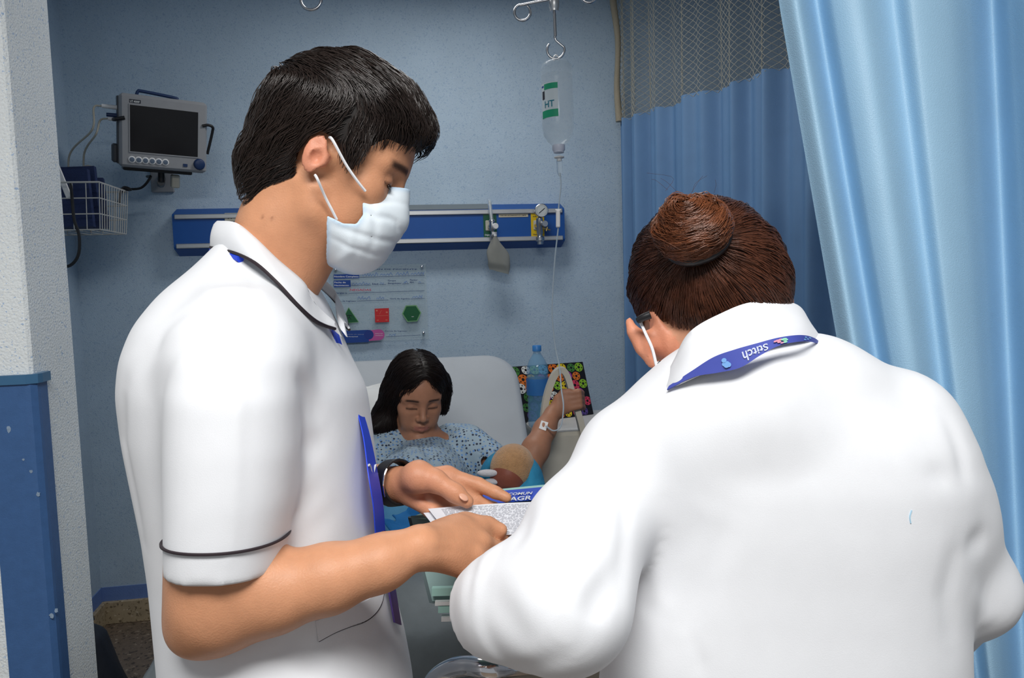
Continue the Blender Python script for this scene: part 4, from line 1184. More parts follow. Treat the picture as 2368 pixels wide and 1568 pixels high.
def nets(sol, lo, hi, h, B=14, relax=1):
    lo = np.asarray(lo, float); hi = np.asarray(hi, float)
    nb = np.ceil((hi - lo) / (h * B)).astype(int)
    bi = np.stack(np.meshgrid(*[np.arange(n) for n in nb], indexing='ij'), -1).reshape(-1, 3)
    cen = lo + (bi + .5) * h * B
    hd = h * B * .5 * math.sqrt(3)
    d0 = sol.d(cen)
    act = bi[np.abs(d0) < hd * 1.45 + 3 * h]
    g = np.stack(np.meshgrid(*[np.arange(B + 1)] * 3, indexing='ij'), -1).reshape(-1, 3)
    N = nb * B + 2
    vid = []; vpos = []; quads = []
    gid = lambda q: (q[:, 0].astype(np.int64) * N[1] + q[:, 1]) * N[2] + q[:, 2]
    corner = np.array([[0, 0, 0], [1, 0, 0], [0, 1, 0], [1, 1, 0], [0, 0, 1], [1, 0, 1], [0, 1, 1], [1, 1, 1]])
    edges = [(0, 1), (2, 3), (4, 5), (6, 7), (0, 2), (1, 3), (4, 6), (5, 7), (0, 4), (1, 5), (2, 6), (3, 7)]
    for b in act:
        o = b * B
        c = lo + (o + B / 2) * h
        P = lo + (g + o) * h
        D = sol.d(P, sol.select(c, hd)).reshape(B + 1, B + 1, B + 1)
        S = D < 0
        if S.all() or not S.any(): continue
        cs = [S[x:B + x, y:B + y, z:B + z] for x, y, z in corner]
        cd = [D[x:B + x, y:B + y, z:B + z] for x, y, z in corner]
        sm = sum(q.astype(np.int8) for q in cs)
        m = (sm > 0) & (sm < 8)
        idx = np.argwhere(m)
        if len(idx):
            vv = np.stack([q[m] for q in cd], 1); sg = vv < 0
            acc = np.zeros((len(idx), 3)); cnt = np.zeros(len(idx))
            for a, e in edges:
                x = sg[:, a] != sg[:, e]
                if not x.any(): continue
                t = vv[x, a] / (vv[x, a] - vv[x, e])
                acc[x] += corner[a] + (corner[e] - corner[a]) * t[:, None]; cnt[x] += 1
            vpos.append(lo + (idx + o + acc / cnt[:, None]) * h); vid.append(gid(idx + o))
        for ax in range(3):
            s0 = S[:B, :B, :B]
            s1 = S[1:, :B, :B] if ax == 0 else (S[:B, 1:, :B] if ax == 1 else S[:B, :B, 1:])
            x = np.argwhere(s0 != s1)
            if not len(x): continue
            inside = s0[tuple(x.T)]
            p = x + o; e1, e2 = [(1, 2), (2, 0), (0, 1)][ax]
            f = np.stack([p, p, p, p], 1)
            f[:, 1, e1] -= 1; f[:, 2, e1] -= 1; f[:, 2, e2] -= 1; f[:, 3, e2] -= 1
            q = gid(f.reshape(-1, 3)).reshape(-1, 4)
            q[~inside] = q[~inside][:, ::-1]
            ok = (f.reshape(-1, 12) >= 0).all(1)
            quads.append(q[ok])
    vid = np.concatenate(vid); vpos = np.concatenate(vpos); quads = np.concatenate(quads)
    o = np.argsort(vid); vid = vid[o]; vpos = vpos[o]
    k = np.searchsorted(vid, quads.ravel()); k = np.minimum(k, len(vid) - 1)
    ok = (vid[k] == quads.ravel()).reshape(-1, 4).all(1)
    Q = k.reshape(-1, 4)[ok]
    for _ in range(relax):
        acc = np.zeros_like(vpos); cnt = np.zeros(len(vpos))
        for a, b in ((0, 1), (1, 2), (2, 3), (3, 0)):
            for c in range(3):
                acc[:, c] += np.bincount(Q[:, a], vpos[Q[:, b], c], len(vpos)) + np.bincount(Q[:, b], vpos[Q[:, a], c], len(vpos))
            cnt += np.bincount(Q[:, a], minlength=len(vpos)) + np.bincount(Q[:, b], minlength=len(vpos))
        vpos = vpos * .4 + .6 * acc / np.maximum(cnt, 1)[:, None]
    return vpos, Q          # camera space is left-handed, so this winding is outward in the world
def grad(sol, P, e=.0015):
    g = np.stack([sol.d(P + np.eye(3)[k] * e) - sol.d(P - np.eye(3)[k] * e) for k in range(3)], 1)
    return g / (np.linalg.norm(g, axis=1)[:, None] + 1e-9)
def cobj(name, V, Q, m, parent, colors=None, flip=False):
    Wv = c2w(V); a, b, c, d = (Wv[Q[:, k]] - Wv.mean(0) for k in range(4))
    if ((np.cross(a, b) * c).sum() + (np.cross(a, c) * d).sum()) < 0: Q = Q[:, ::-1]          # outward faces
    return obj(name, (c2w(V), np.ascontiguousarray(Q)), m, parent, smooth=True, colors=colors)
def strands(sol, roots, flow, length, nseg, lift=.0012, width=.0007, seed=0, wob=.25, jit=.35, wtip=.35, clump=0.0, cfr=None):
    """hair strands that run over a solid: returns quads (flat ribbons with a 3-sided section)"""
    r_ = np.random.default_rng(seed)
    P = roots.copy(); n = len(P)
    L = length * r_.uniform(1 - jit, 1 + jit, n) / nseg
    off = lift * r_.uniform(.2, 1.8, n)
    ph = r_.uniform(0, 6.28, n)
    if clump:
        Lc = cfr.loc(P)
        cn = np.sin(Lc[:, 0] * 95 + 2 * np.sin(Lc[:, 1] * 60)) * np.sin(Lc[:, 1] * 120 + 3 * np.sin(Lc[:, 2] * 50)) + .6 * np.sin(Lc[:, 2] * 150 + Lc[:, 0] * 60)
        off = off + clump * np.maximum(cn, 0); ph = ph * .25 + cn * 2.5
    path = []
    for sgi in range(nseg + 1):
        d = sol.d(P); g = grad(sol, P)
        P = P - g * (d - off * (1 + .2 * np.sin(ph + sgi)))[:, None]
        path.append(P.copy())
        f = flow(P, sgi)
        f = f - g * (f * g).sum(1)[:, None]
        f /= np.linalg.norm(f, axis=1)[:, None] + 1e-9
        side = np.cross(f, g)
        P = P + (f + side * (wob * np.sin(ph + sgi * .9))[:, None]) * L[:, None]
    path = np.stack(path, 1)                        # n, nseg+1, 3
    T = np.gradient(path, axis=1); T /= np.linalg.norm(T, axis=2)[..., None] + 1e-9
    a = np.cross(T, np.array([.31, .2, .93])); a /= np.linalg.norm(a, axis=2)[..., None] + 1e-9
    b = np.cross(T, a)
    s = np.linspace(0, 1, nseg + 1)
    w = width * (1 - (1 - wtip) * s ** 2) * (.6 + .4 * np.sin(np.clip(s * 4, 0, math.pi / 2)))
    V = np.stack([path + w[None, :, None] * (math.cos(t) * a + math.sin(t) * b) for t in (0, 2.094, 4.189)], 2)
    V = V.reshape(-1, 3)
    base = (np.arange(n)[:, None] * (nseg + 1) + np.arange(nseg)[None, :]).reshape(-1, 1) * 3
    q = np.concatenate([base + np.array([x, y, y + 3, x + 3]) for x, y in ((0, 1), (1, 2), (2, 0))])
    return V, q
def rot_axes(f, upish):
    """orthonormal columns (forward, left, up) in camera space; left chosen so that forward x left = -up (left-handed space)"""
    f = unit(f); u = np.asarray(upish, float); u = unit(u - f * (u @ f))
    l = np.cross(f, u)               # in this left-handed space cross(forward, up) points to the left
    return np.stack([f, l, u], 1)

M_skin = mat('skin', (0.6, 0.35, 0.24), 0.48, var=0.10, scale=60, bump=0.12, bscale=500, sss=0.10, vcol=True, spec=.4)
M_hairb = mat('hair_black', srgb(28, 22, 20), 0.5, var=0.4, scale=60, spec=.35)
M_hairn = mat('hair_brown', srgb(62, 38, 28), 0.36, var=0.4, scale=60, spec=.5)
M_hairr = mat('hair_red_brown', srgb(104, 62, 42), 0.36, var=0.4, scale=60, spec=.5)
M_coat = mat('white_cotton', srgb(229, 231, 235), 0.75, var=0.03, scale=30, bump=0.06, bscale=900, sheen=.1)
M_pipe = mat('dark_piping', srgb(44, 34, 40), 0.6)
M_eye = mat('eye_white', srgb(205, 196, 190), .2)
M_iris = mat('iris', srgb(34, 22, 18), .12)

def add_head(S, fr, ear_out=1.0, lips=1.0, nose=1.0, jaw=1.0, lids=1.0):
    """prims of a head in its own frame: x forward, y left, z up, origin between the ear canals, life size"""
    E = lambda c, r: Ell(c, r, fr)
    Cp = lambda a, b, ra, rb=None: Cap(a, b, ra, rb, fr)
    S.u(E((-.008, 0, .045), (.098, .074, .085)), .0)
    S.u(E((.030, 0, .048), (.066, .064, .062)), .03)              # forehead
    S.u(E((.040, 0, -.022), (.052, .056, .080)), .03)             # face
    for s in (-1, 1):
        S.u(Cp((.004, s * .050 * jaw, -.040), (.012, s * .047 * jaw, -.064), .017, .015), .02)
        S.u(Cp((.012, s * .047 * jaw, -.064), (.072, s * .016 * jaw, -.094), .015, .014), .02)
        S.u(E((.060, s * .040, -.012), (.024, .022, .020)), .02)   # cheek
        S.u(E((.058, s * .030, -.045), (.026, .024, .028)), .02)
        S.u(Cp((.084, s * .012, .030), (.072, s * .046, .030), .011, .010), .012)   # brow
    S.u(E((.080, 0, -.092), (.016, .019, .014)), .018)            # chin
    for s in (-1, 1):
        S.s_(E((.103, s * .031, .012), (.016, .018, .012)), .014)  # socket
        S.u(E((.0775, s * .031, .010), (.0135, .0155, .0125)), .003)   # closed-lid ball
        S.s_(Cp((.0915, s * .018, .0055 * lids), (.086, s * .046, .0065 * lids), .0010), .002)   # lash line
    S.u(Cp((.088, 0, .024), (.1075, 0, -.016), .0075, .0095), .010)   # bridge
    S.u(E((.1085 * nose, 0, -.020), (.0115, .0105, .0095)), .006)
    for s in (-1, 1):
        S.u(E((.0985, s * .0125, -.0245), (.0105, .0075, .0075)), .005)
        S.s_(E((.1055, s * .0065, -.0315), (.005, .0035, .0035)), .003)
    S.s_(Cp((.1035, 0, -.036), (.1025, 0, -.043), .002), .004)
    S.u(E((.088, 0, -.053), (.013, .026, .018)), .012)            # muzzle
    for s in (-1, 1):
        S.u(Cp((.0985, s * .005, -.0475), (.0880, s * .023, -.0525), .0048 * lips, .0022 * lips), .003)
        S.u(Cp((.0975, s * .003, -.0595), (.0880, s * .021, -.0540), .0056 * lips, .0024 * lips), .003)
        S.s_(Cp((.1035, s * .001, -.0532), (.0890, s * .024, -.0532), .0010), .0015)
    S.s_(Cp((.0985, -.008, -.0735), (.0985, .008, -.0735), .003), .010)
    for s in (-1, 1):
        a = .0 ; o = .074
        ex = lambda x, z, y=0.0: (x, s * (o + ear_out * (.010 - x * .42) + y), z)
        S.u(Cp((.004, s * .066, .0), ex(-.006, 0, -.004), .014, .010), .010)
        S.u(E(ex(-.006, .002, -.004), (.0150, .0042, .026)), .004)
        rim = [ex(.006, .010, .001), ex(.007, .021, .002), ex(-.002, .029, .003), ex(-.014, .026, .003), ex(-.0195, .014, .003), ex(-.0185, .0, .003), ex(-.012, -.012, .002), ex(-.004, -.022), ex(.003, -.024)]
        S.chain(rim, [.0034, .0036, .0036, .0038, .0038, .0038, .0042, .0060, .0048], .002)
        S.s_(E(ex(-.001, -.002, .005), (.0085, .0105, .0110)), .003)
        S.s_(E(ex(-.007, .016, .003), (.0085, .0055, .0085)), .003)
        S.s_(E(ex(-.013, .004, .004), (.0030, .0050, .0130)), .003)
        S.u(Cp(ex(.008, -.006, -.001), ex(.009, .005, -.001), .0042, .0036), .004)   # tragus
    return S
def skin_colors(V, base, blotch=.06, seed=1):
    c = np.tile(np.asarray(base), (len(V), 1))
    w = np.sin(V[:, 0] * 60 + 1.3 * seed) * np.sin(V[:, 1] * 70 + seed) * np.sin(V[:, 2] * 65 + 2 * seed)
    return c * (1 + blotch * w)[:, None]
def blend(c, m, col):
    return c * (1 - m[:, None]) + np.asarray(col) * m[:, None]
# ================================================================ YOUNG MAN in profile
man_foot = np.array([-.13, 1.02, 0.0])
man = thing('person', man_foot, 'person in white short-sleeved tunic and pale face mask holding a leaflet with both hands', 'person')
td = math.radians(22)
ty = math.radians(4)
fdir = np.array([math.cos(td) * math.cos(ty), -math.sin(td), math.cos(td) * math.sin(ty)])
HM = Frame((-.226, .2107, .965), rot_axes(fdir, (math.sin(td), math.cos(td), 0)), .905)
B_ = Solid()
add_head(B_, HM, nose=.95)
# neck and torso core
B_.chain([C(690, 430, .965), C(655, 540, .968), C(620, 640, .975), C(605, 720, .985)], [.052, .0505, .050, .055], .03)
B_.u(Cap(C(735, 520, .965), C(690, 610, .975), .030, .034), .03)       # throat
B_.u(Ell(C(605, 930, .99), (.085, .15, .13)), .04)
B_.u(Ell(C(640, 1250, .99), (.095, .19, .13)), .05)
# right (near) arm
B_.u(Cap(C(600, 780, .97), C(560, 830, .84), .05, .042), .03)
B_.chain([C(560, 830, .84), C(530, 1100, .80), C(518, 1290, .80), C(507, 1392, .80)], [.042, .050, .050, .049], .03)
B_.chain([C(507, 1392, .80), C(630, 1370, .80), C(760, 1338, .805), C(880, 1302, .815), C(962, 1266, .83)], [.047, .0385, .0325, .0262, .0225], .02)
B_.u(Ell(C(447, 1462, .80), (.022, .020, .02)), .03)                   # elbow
# right hand, back of the hand to us
WR = C(962, 1266, .83)
mcp = [C(1112, 1222, 0.920), C(1112, 1254, 0.895), C(1100, 1289, 0.875), C(1080, 1322, 0.865)]
for i, m0 in enumerate(mcp):
    B_.u(Cap(WR + (m0 - WR) * .12, m0, .0185 - .001 * i, .0118 - .0006 * i), .012)
B_.u(Cap(C(985, 1249, 0.858), C(1060, 1219, 0.905), .016, .014), .012)
fing = [[C(1160, 1242, 0.945), C(1185, 1254, 0.970), C(1196, 1232, 0.976)],
        [C(1165, 1276, 0.925), C(1190, 1284, 0.955), C(1196, 1276, 0.978)],
        [C(1150, 1314, 0.905), C(1178, 1316, 0.935), C(1184, 1304, 0.960)],
        [C(1125, 1346, 0.890), C(1150, 1344, 0.915), C(1158, 1332, 0.935)]]
for i in range(4):
    r_ = [.0105, .0095, .0085, .0072] if i < 3 else [.009, .008, .0072, .0062]
    B_.chain([mcp[i]] + fing[i], r_, .004, k0=.008)
B_.chain([C(1010, 1236, 0.895), C(1075, 1210, 0.925), C(1128, 1216, 0.930), C(1158, 1226, 0.930)], [.0155, .0125, .0105, .0085], .006, k0=.012)   # thumb
B_.fold([C(1000, 1250, .83), C(1090, 1232, .85)], .0016, .005).fold([C(1000, 1275, .81), C(1085, 1270, .83)], .0016, .005)
# left (far) arm and hand, palm up
B_.u(Cap(C(600, 800, .99), C(620, 830, 1.12), .05, .042), .03)
B_.chain([C(620, 830, 1.12), C(650, 1050, 1.17), C(690, 1225, 1.17)], [.042, .046, .040], .03)
B_.chain([C(690, 1225, 1.17), C(790, 1165, 1.11), C(872, 1118, 1.045), C(905, 1117, 1.03)], [.040, .033, .0230, .0215], .012)
WL = C(905, 1117, 1.03)
mcl = [C(1034, 1099, 1.055), C(1036, 1130, 1.045), C(1020, 1158, 1.025), C(1000, 1181, 1.0)]
for i, m0 in enumerate(mcl):
    B_.u(Cap(WL + (m0 - WL) * .20, m0, .0175 - .0008 * i, .0125 - .0008 * i), .012)
fl_ = [[C(1106, 1121, 1.05), C(1146, 1139, 1.04), C(1172, 1151, 1.035)],
       [C(1100, 1160, 1.05), C(1142, 1176, 1.05), C(1170, 1186, 1.05)],
       [C(1085, 1188, 1.035), C(1125, 1203, 1.035), C(1150, 1210, 1.035)],
       [C(1048, 1200, 1.012), C(1080, 1210, 1.012), C(1102, 1214, 1.012)]]
for i in range(4):
    r_ = [.0112, .0098, .0085, .0070] if i < 3 else [.0095, .0085, .0075, .0062]
    B_.chain([mcl[i]] + fl_[i], r_, .004, k0=.008)
B_.chain([C(938, 1112, 1.012), C(968, 1103, .995), C(1006, 1112, .988), C(1052, 1140, .980), C(1080, 1160, .977)], [.018, .020, .0138, .0112, .0088], .008, k0=.012)
B_.fold([C(985, 1120, .985), C(1000, 1095, .985)], .0012, .003)
B_.fold([C(950, 1140, 1.0), C(1020, 1150, 1.0)], .0016, .004)
BODY_MAN = B_
V, Q = nets(B_, (-.52, -.47, .70), (.05, .42, 1.28), .0028)
Lh = HM.loc(V)
base = srgb(206, 148, 112)
col = skin_colors(V, base, .05)
inh = np.exp(-(((Lh[:, 0]) / .13) ** 4 + (Lh[:, 1] / .12) ** 4 + ((Lh[:, 2] - .02) / .15) ** 4))
# brow, lashes, lips, ear flush, stubble shade under hair edge
bl_z = .0345 - .10 * np.maximum(np.abs(Lh[:, 1]) - .030, 0) - .25 * np.maximum(.016 - np.abs(Lh[:, 1]), 0)
brow = np.exp(-((Lh[:, 2] - bl_z) / .0052) ** 4) * sstep(np.abs(Lh[:, 1]), .008, .014) * (1 - sstep(np.abs(Lh[:, 1]), .046, .056)) * (Lh[:, 0] > .055)
col = blend(col, np.clip(brow, 0, 1) * .93, srgb(40, 26, 20))
lash = np.exp(-((Lh[:, 2] - .0055) / .0022) ** 2) * (np.abs(np.abs(Lh[:, 1]) - .032) < .016) * (Lh[:, 0] > .075)
col = blend(col, lash * .9, srgb(36, 22, 18))
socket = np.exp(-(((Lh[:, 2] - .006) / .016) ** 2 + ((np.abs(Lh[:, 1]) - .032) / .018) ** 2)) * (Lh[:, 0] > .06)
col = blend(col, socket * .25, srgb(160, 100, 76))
ear = (np.abs(Lh[:, 1]) > .076) & (np.abs(Lh[:, 2]) < .04) & (Lh[:, 0] > -.04) & (Lh[:, 0] < .02)
col = blend(col, ear * .45, srgb(222, 138, 118))
for px_, py_ in ((633, 507), (609, 503)):
    mp_ = C(px_, py_, .915)
    m_ = np.exp(-(((V[:, 0] - mp_[0]) ** 2 + (V[:, 1] - mp_[1]) ** 2) / .0018 ** 2)) * (V[:, 2] < .96)
    col = blend(col, m_ * .7, srgb(110, 60, 40))
palm = np.exp(-((V[:, 0] - C(960, 1130, 1.0)[0]) / .07) ** 2 - ((V[:, 1] - C(960, 1130, 1.0)[1]) / .05) ** 2) * (V[:, 2] > .93)
col = blend(col, palm * .35, srgb(214, 140, 116))
cobj('body', V, Q, M_skin, man, col)
print('man body', len(V))
# nail of the left thumb, mole
tn0 = C(1072, 1150, .967)
nl = Solid().u(Ell((0, 0, 0), (.0068, .0050, .0016), Frame(tn0, rot_axes(C(1082, 1160, .985) - C(1052, 1140, .985), (.1, .8, -.6)))), 0)
Vn, Qn = nets(nl, tn0 - .012, tn0 + .012, .0008)
cobj('thumb_nail', Vn, Qn, mat('nail', srgb(222, 168, 142), .35), man)
# near eye: sliver of dark iris between the lids
for s_ in (-1,):
    ec = HM.pt((.0885, s_ * .033, .0045))
    es = Solid().u(Ell((0, 0, 0), (.0035, .0075, .0024), Frame(ec, HM.R)), 0)
    Ve, Qe = nets(es, ec - .012, ec + .012, .0007)
    cobj('eye', Ve, Qe, M_iris, man)

# ---- hair: outline traced on the head's own middle plane, then combed strands
def pix_head(fr, pts, z):
    return np.array([fr.loc(C(a, b, z)[None])[0][[0, 2]] for a, b in pts])
Hs = Solid()
hz = .965
hp_out = [(566, 470), (556, 430), (552, 340), (560, 285), (578, 235), (612, 178), (655, 135), (705, 110), (750, 103), (830, 114), (885, 150), (940, 200), (985, 250), (1000, 268), (985, 282), (955, 300), (930, 322), (905, 318),
          (887, 300), (866, 330), (838, 338), (828, 362), (814, 388), (800, 376), (782, 335), (765, 312), (735, 300), (712, 318), (697, 350), (672, 405), (645, 440), (615, 456), (590, 450), (574, 478)]
# the cut outline is traced on the near side of the head; widen it there by the ratio of depths
core = Solid().u(Ell((-.010, 0, .053), (.108, .0875, .102), HM), 0)
for s_ in (-1, 1): core.u(Ell((.036, s_ * .066, .012), (.026, .014, .040), HM), .012)
core.u(Ell((-.054, 0, .0), (.054, .066, .070), HM), .03)
core.u(Ell((.030, 0, .100), (.070, .058, .042), HM), .04)
core.u(Cap(HM.pt((.052, -.035, .104)), HM.pt((.108, -.026, .090)), .024, .009), .03)
core.u(Cap(HM.pt((.052, .03, .104)), HM.pt((.095, .03, .092)), .024, .012), .03)
core.u(Cap(HM.pt((-.086, -.03, -.035)), HM.pt((-.078, -.03, -.075)), .018, .012), .03)
core.u(Cap(HM.pt((-.086, .03, -.035)), HM.pt((-.078, .03, -.075)), .018, .012), .03)
cut_pts = [(566, 478), (540, 400), (535, 250), (640, 90), (760, 60), (950, 150), (1040, 262), (985, 300), (925, 330), (896, 322), (868, 338), (840, 345), (830, 365), (815, 395), (799, 382), (775, 325), (735, 298), (706, 318), (690, 352), (672, 405), (645, 442), (612, 462), (588, 456), (572, 492)]
cq = np.array([HM.loc(C(a, b, .905)[None])[0][[0, 2]] for a, b in cut_pts])
Hs.u(Solid_ := core, 0)
Hs.i(Poly2(cq, HM), .010)
hairs = Hs
lo_, hi_ = HM.t - .19, HM.t + .19
# comb grooves
Vh, Qh = nets(Hs, lo_, hi_, .0030, relax=2)
cobj('hair', Vh, Qh, M_hairb, man)
hair_o = man.children[-1]
r_ = np.random.default_rng(5)
roots = Vh[r_.integers(0, len(Vh), 8000)]
def flow_man(P, i):
    L = HM.loc(P)
    topm = sstep(L[:, 2], .06, .11)
    f = np.stack([.9 * topm - .55 * (1 - topm) + .0 * L[:, 0], L[:, 1] * 3.0 * (1 - topm) - .35 * topm, -.25 * topm - 1.0 * (1 - topm)], 1)
    f[:, 0] += np.where((L[:, 0] > .02) & (topm < .5), .75, 0)
    return f @ HM.R.T
Vs, Qs = strands(core, roots, flow_man, .050, 8, lift=.0018, width=.00075, seed=3, wob=.30, clump=.0026, cfr=HM)
# trim strands that leave the outline
sd = Poly2(cq, HM).d(Vs)
ns = len(roots); per = 9 * 3
bad = (sd.reshape(ns, per) > .009).any(1)
keep = ~bad[(Qs[:, 0] // per)]
sdr = Poly2(cq, HM).d(Vh)
near = Vh[(sdr > -.045) & (HM.loc(Vh)[:, 2] < .10)]
rt2 = near[r_.integers(0, len(near), 4500)]
Vs2, Qs2 = strands(core, rt2, flow_man, .016, 4, lift=.0010, width=.00055, seed=13, wob=.25)
bad2 = (Poly2(cq, HM).d(Vs2).reshape(len(rt2), 15) > .007).any(1)
Qs2 = Qs2[~bad2[Qs2[:, 0] // 15]]
tag(cobj('hair_strands', np.vstack([Vs, Vs2]), np.vstack([Qs[keep], Qs2 + len(Vs)]), mat('hair_strand_black', srgb(46, 36, 32), .30, var=.3, scale=40, spec=.6), hair_o), kind='stuff')

# ---- mask
mk_pts = [(846, 424), (935, 433), (990, 436), (990, 560), (930, 650), (830, 650), (745, 609), (757, 560), (764, 504), (800, 521), (828, 522), (842, 500), (839, 462)]
mq = np.array([HM.loc(C(a, b, .925 if a < 860 else .955)[None])[0][[0, 2]] for a, b in mk_pts])
msk = Solid()
msk.u(Ell((.060, 0, -.052), (.059, .057, .060), HM), 0)
msk.u(Cap(HM.pt((.092, 0, .010)), HM.pt((.099, 0, -.030)), .019, .0245), .02)
msk.u(Ell((.064, 0, -.086), (.046, .047, .037), HM), .025)
for s_ in (-1, 1):
    msk.u(Cap(HM.pt((.030, s_ * .048, -.060)), HM.pt((.070, s_ * .030, -.060)), .022, .028), .03)
    for zz, am in ((-.022, .0016), (-.045, .0022), (-.066, .0018), (-.084, .0014)):
        msk.fold([HM.pt((.105, 0, zz + .01)), HM.pt((.085, s_ * .045, zz)), HM.pt((.045, s_ * .062, zz - .004))], am, .0042)
msk.fold([HM.pt((.060, -.06, -.035)), HM.pt((.075, -.05, -.09)), HM.pt((.06, -.03, -.12))], -.0020, .006)
msk.fold([HM.pt((.072, -.058, -.010)), HM.pt((.088, -.050, -.050)), HM.pt((.085, -.030, -.085))], .0016, .006)
shell = Solid(); shell.u(msk, 0)
inner = Solid(); inner.u(msk, 0)
class Off:
    def __init__(s, b, o): s.b = b; s.o = o
    def d(s, P): return s.b.d(P) + s.o
shell.s_(Off(msk, .0036), .0005)
shell.i(Poly2(mq, HM), .0008)
Vm, Qm = nets(shell, HM.t - .15, HM.t + .15, .0015, relax=1)
Lm = HM.loc(Vm)
M_mask = mat('mask_paper', srgb(214, 230, 240), .7, var=.03, vcol=True, bump=.08, bscale=900)
mc_ = np.tile(np.array(srgb(224, 234, 241)), (len(Vm), 1))
em = np.exp(-(Poly2(mq, HM).d(Vm) / .0045) ** 2)
mc_ = blend(mc_, np.clip(em, 0, 1) * .7, srgb(176, 208, 236))
mk = cobj('face_mask', Vm, Qm, M_mask, man, mc_)
def hpath(fr, pts): return c2w(curve([fr.pt(p) for p in pts], 24))
def cpath(pts): return c2w(curve([C(*p) for p in pts], 24))
obj('ear_loop', MB().tube(cpath([(762, 318, .890), (770, 325, .878), (800, 380, .888), (826, 418, .897), (845, 442, .905)]), .0017, 6), M_coat, man, smooth=True)
obj('ear_loop', MB().tube(cpath([(729, 405, .888), (735, 416, .884), (752, 455, .898), (768, 486, .905), (779, 508, .910)]), .0017, 6), M_coat, man, smooth=True)
for s_ in (-1,):
    obj('ear_loop', MB().tube(c2w(curve([2 * HM.t * 0 + C(*p) + np.array([0, 0, .15]) for p in ((762, 318, .90), (800, 380, .89), (845, 442, .90))], 20)), .0017, 6), M_coat, man, smooth=True)

# ---- tunic
CD = np.array([0, -1.0, 0])
T = Solid()
def key(px, py, z, hpx, rz): return (C(px, py, z), hpx / F * z, rz)
torso = Loft([key(596, 576, .985, 82, .070), key(588, 630, .985, 120, .096), key(576, 690, .985, 165, .140), key(570, 760, .985, 200, .178), key(572, 830, .985, 226, .192), key(586, 900, .985, 249, .195), key(598, 1000, .985, 252, .190),
              key(612, 1100, .985, 250, .182), key(626, 1200, .985, 246, .176), key(638, 1300, .985, 244, .174), key(655, 1400, .985, 250, .178), key(674, 1500, .985, 256, .186), key(686, 1600, .985, 262, .192), key(690, 1720, .985, 268, .196)], CD, (1, 0, 0), 2.3, .04)
T.u(torso, 0)
slv = Loft([key(555, 690, .855, 60, .040), key(545, 760, .835, 112, .062), key(542, 830, .815, 136, .070), key(541, 920, .803, 145, .072), key(540, 1040, .800, 146, .072), key(535, 1150, .798, 140, .071), key(527, 1240, .797, 131, .069), key(522, 1312, .797, 126, .067)], CD, (1, 0, 0), 2.15, .05)
T.u(slv, .030)
T.u(Cap(C(590, 770, .91), C(560, 815, .84), .060, .064), .04)
T.u(Cap(C(600, 770, 1.06), C(625, 820, 1.12), .060, .064), .04)
slf = Loft([key(600, 700, 1.10, 70, .05), key(625, 800, 1.15, 100, .062), key(645, 950, 1.17, 105, .064), key(655, 1060, 1.175, 104, .064), key(660, 1150, 1.175, 102, .062)], CD, (1, 0, 0), 2.2, .05)
T.u(slf, .03)
sl_in = Loft([key(523, 1300, .797, 121, .062), key(522, 1330, .797, 121, .0625)], CD, (1, 0, 0), 2.15, .02)
T.s_(Loft([key(655, 1090, 1.175, 92, .055), key(660, 1170, 1.175, 94, .057)], CD, (1, 0, 0), 2.2, .02), .001)
T.s_(Cap(C(660, 500, .97), C(640, 600, .975), .066, .052), .010)         # neck opening
# creases: pressed edge of the sleeve, armhole seam, drag folds
T.fold([C(560, 820, .745), C(548, 1000, .728), C(533, 1300, .730)], -0.0024, 0.0054)
T.fold([C(690, 900, .82), C(684, 1050, .85), C(660, 1250, .84)], 0.0048, 0.0108)
T.fold([C(400, 890, .86), C(392, 1000, .87), C(396, 1230, .87)], 0.0056, 0.0090)
T.fold([C(540, 720, .80), C(440, 790, .82), C(390, 870, .85)], 0.0028, 0.0108)
T.fold([C(520, 760, .78), C(460, 830, .78), C(420, 930, .78)], 0.0024, 0.0108)
T.fold([C(700, 860, .80), C(720, 900, .83), C(780, 980, .86)], 0.0048, 0.0126)
T.fold([C(690, 1060, .83), C(760, 1040, .83), C(790, 1010, .86)], 0.0048, 0.0144)
T.fold([C(670, 1170, .83), C(750, 1200, .82), C(800, 1120, .84)], 0.0048, 0.0144)
T.fold([C(680, 1280, .82), C(760, 1250, .82), C(830, 1180, .85)], 0.0032, 0.0162)
T.fold([C(640, 1470, .80), C(720, 1530, .80), C(800, 1560, .82)], 0.0048, 0.0144)
T.fold([C(700, 1440, .80), C(720, 1500, .80), C(760, 1570, .81)], 0.0040, 0.0126)
T.fold([C(560, 600, .90), C(585, 680, .85), C(570, 760, .80)], 0.0015, 0.0054)
Vt, Qt = nets(T, (-.55, -.62, .70), (.02, .13, 1.27), .0042, relax=2)
tunic = cobj('tunic', Vt, Qt, M_coat, man)
print('tunic', len(Vt))
tz_ = lambda py, z: float(np.dot(C(600, py, z), CD))
def ring_tube(name, lf, py, z, r, m, parent, off=.0006, tilt=0.0, sel=None):
    R_ = lf.ring(tz_(py, z), off, 90)
    return obj(name, MB().tube(c2w(R_), r, 6, closed=True), m, parent, smooth=True)
ring_tube('sleeve_piping', slv, 1239, .797, .0016, M_pipe, tunic, .0015)
ring_tube('sleeve_piping', slf, 1085, 1.175, .0016, M_pipe, tunic, .0015)
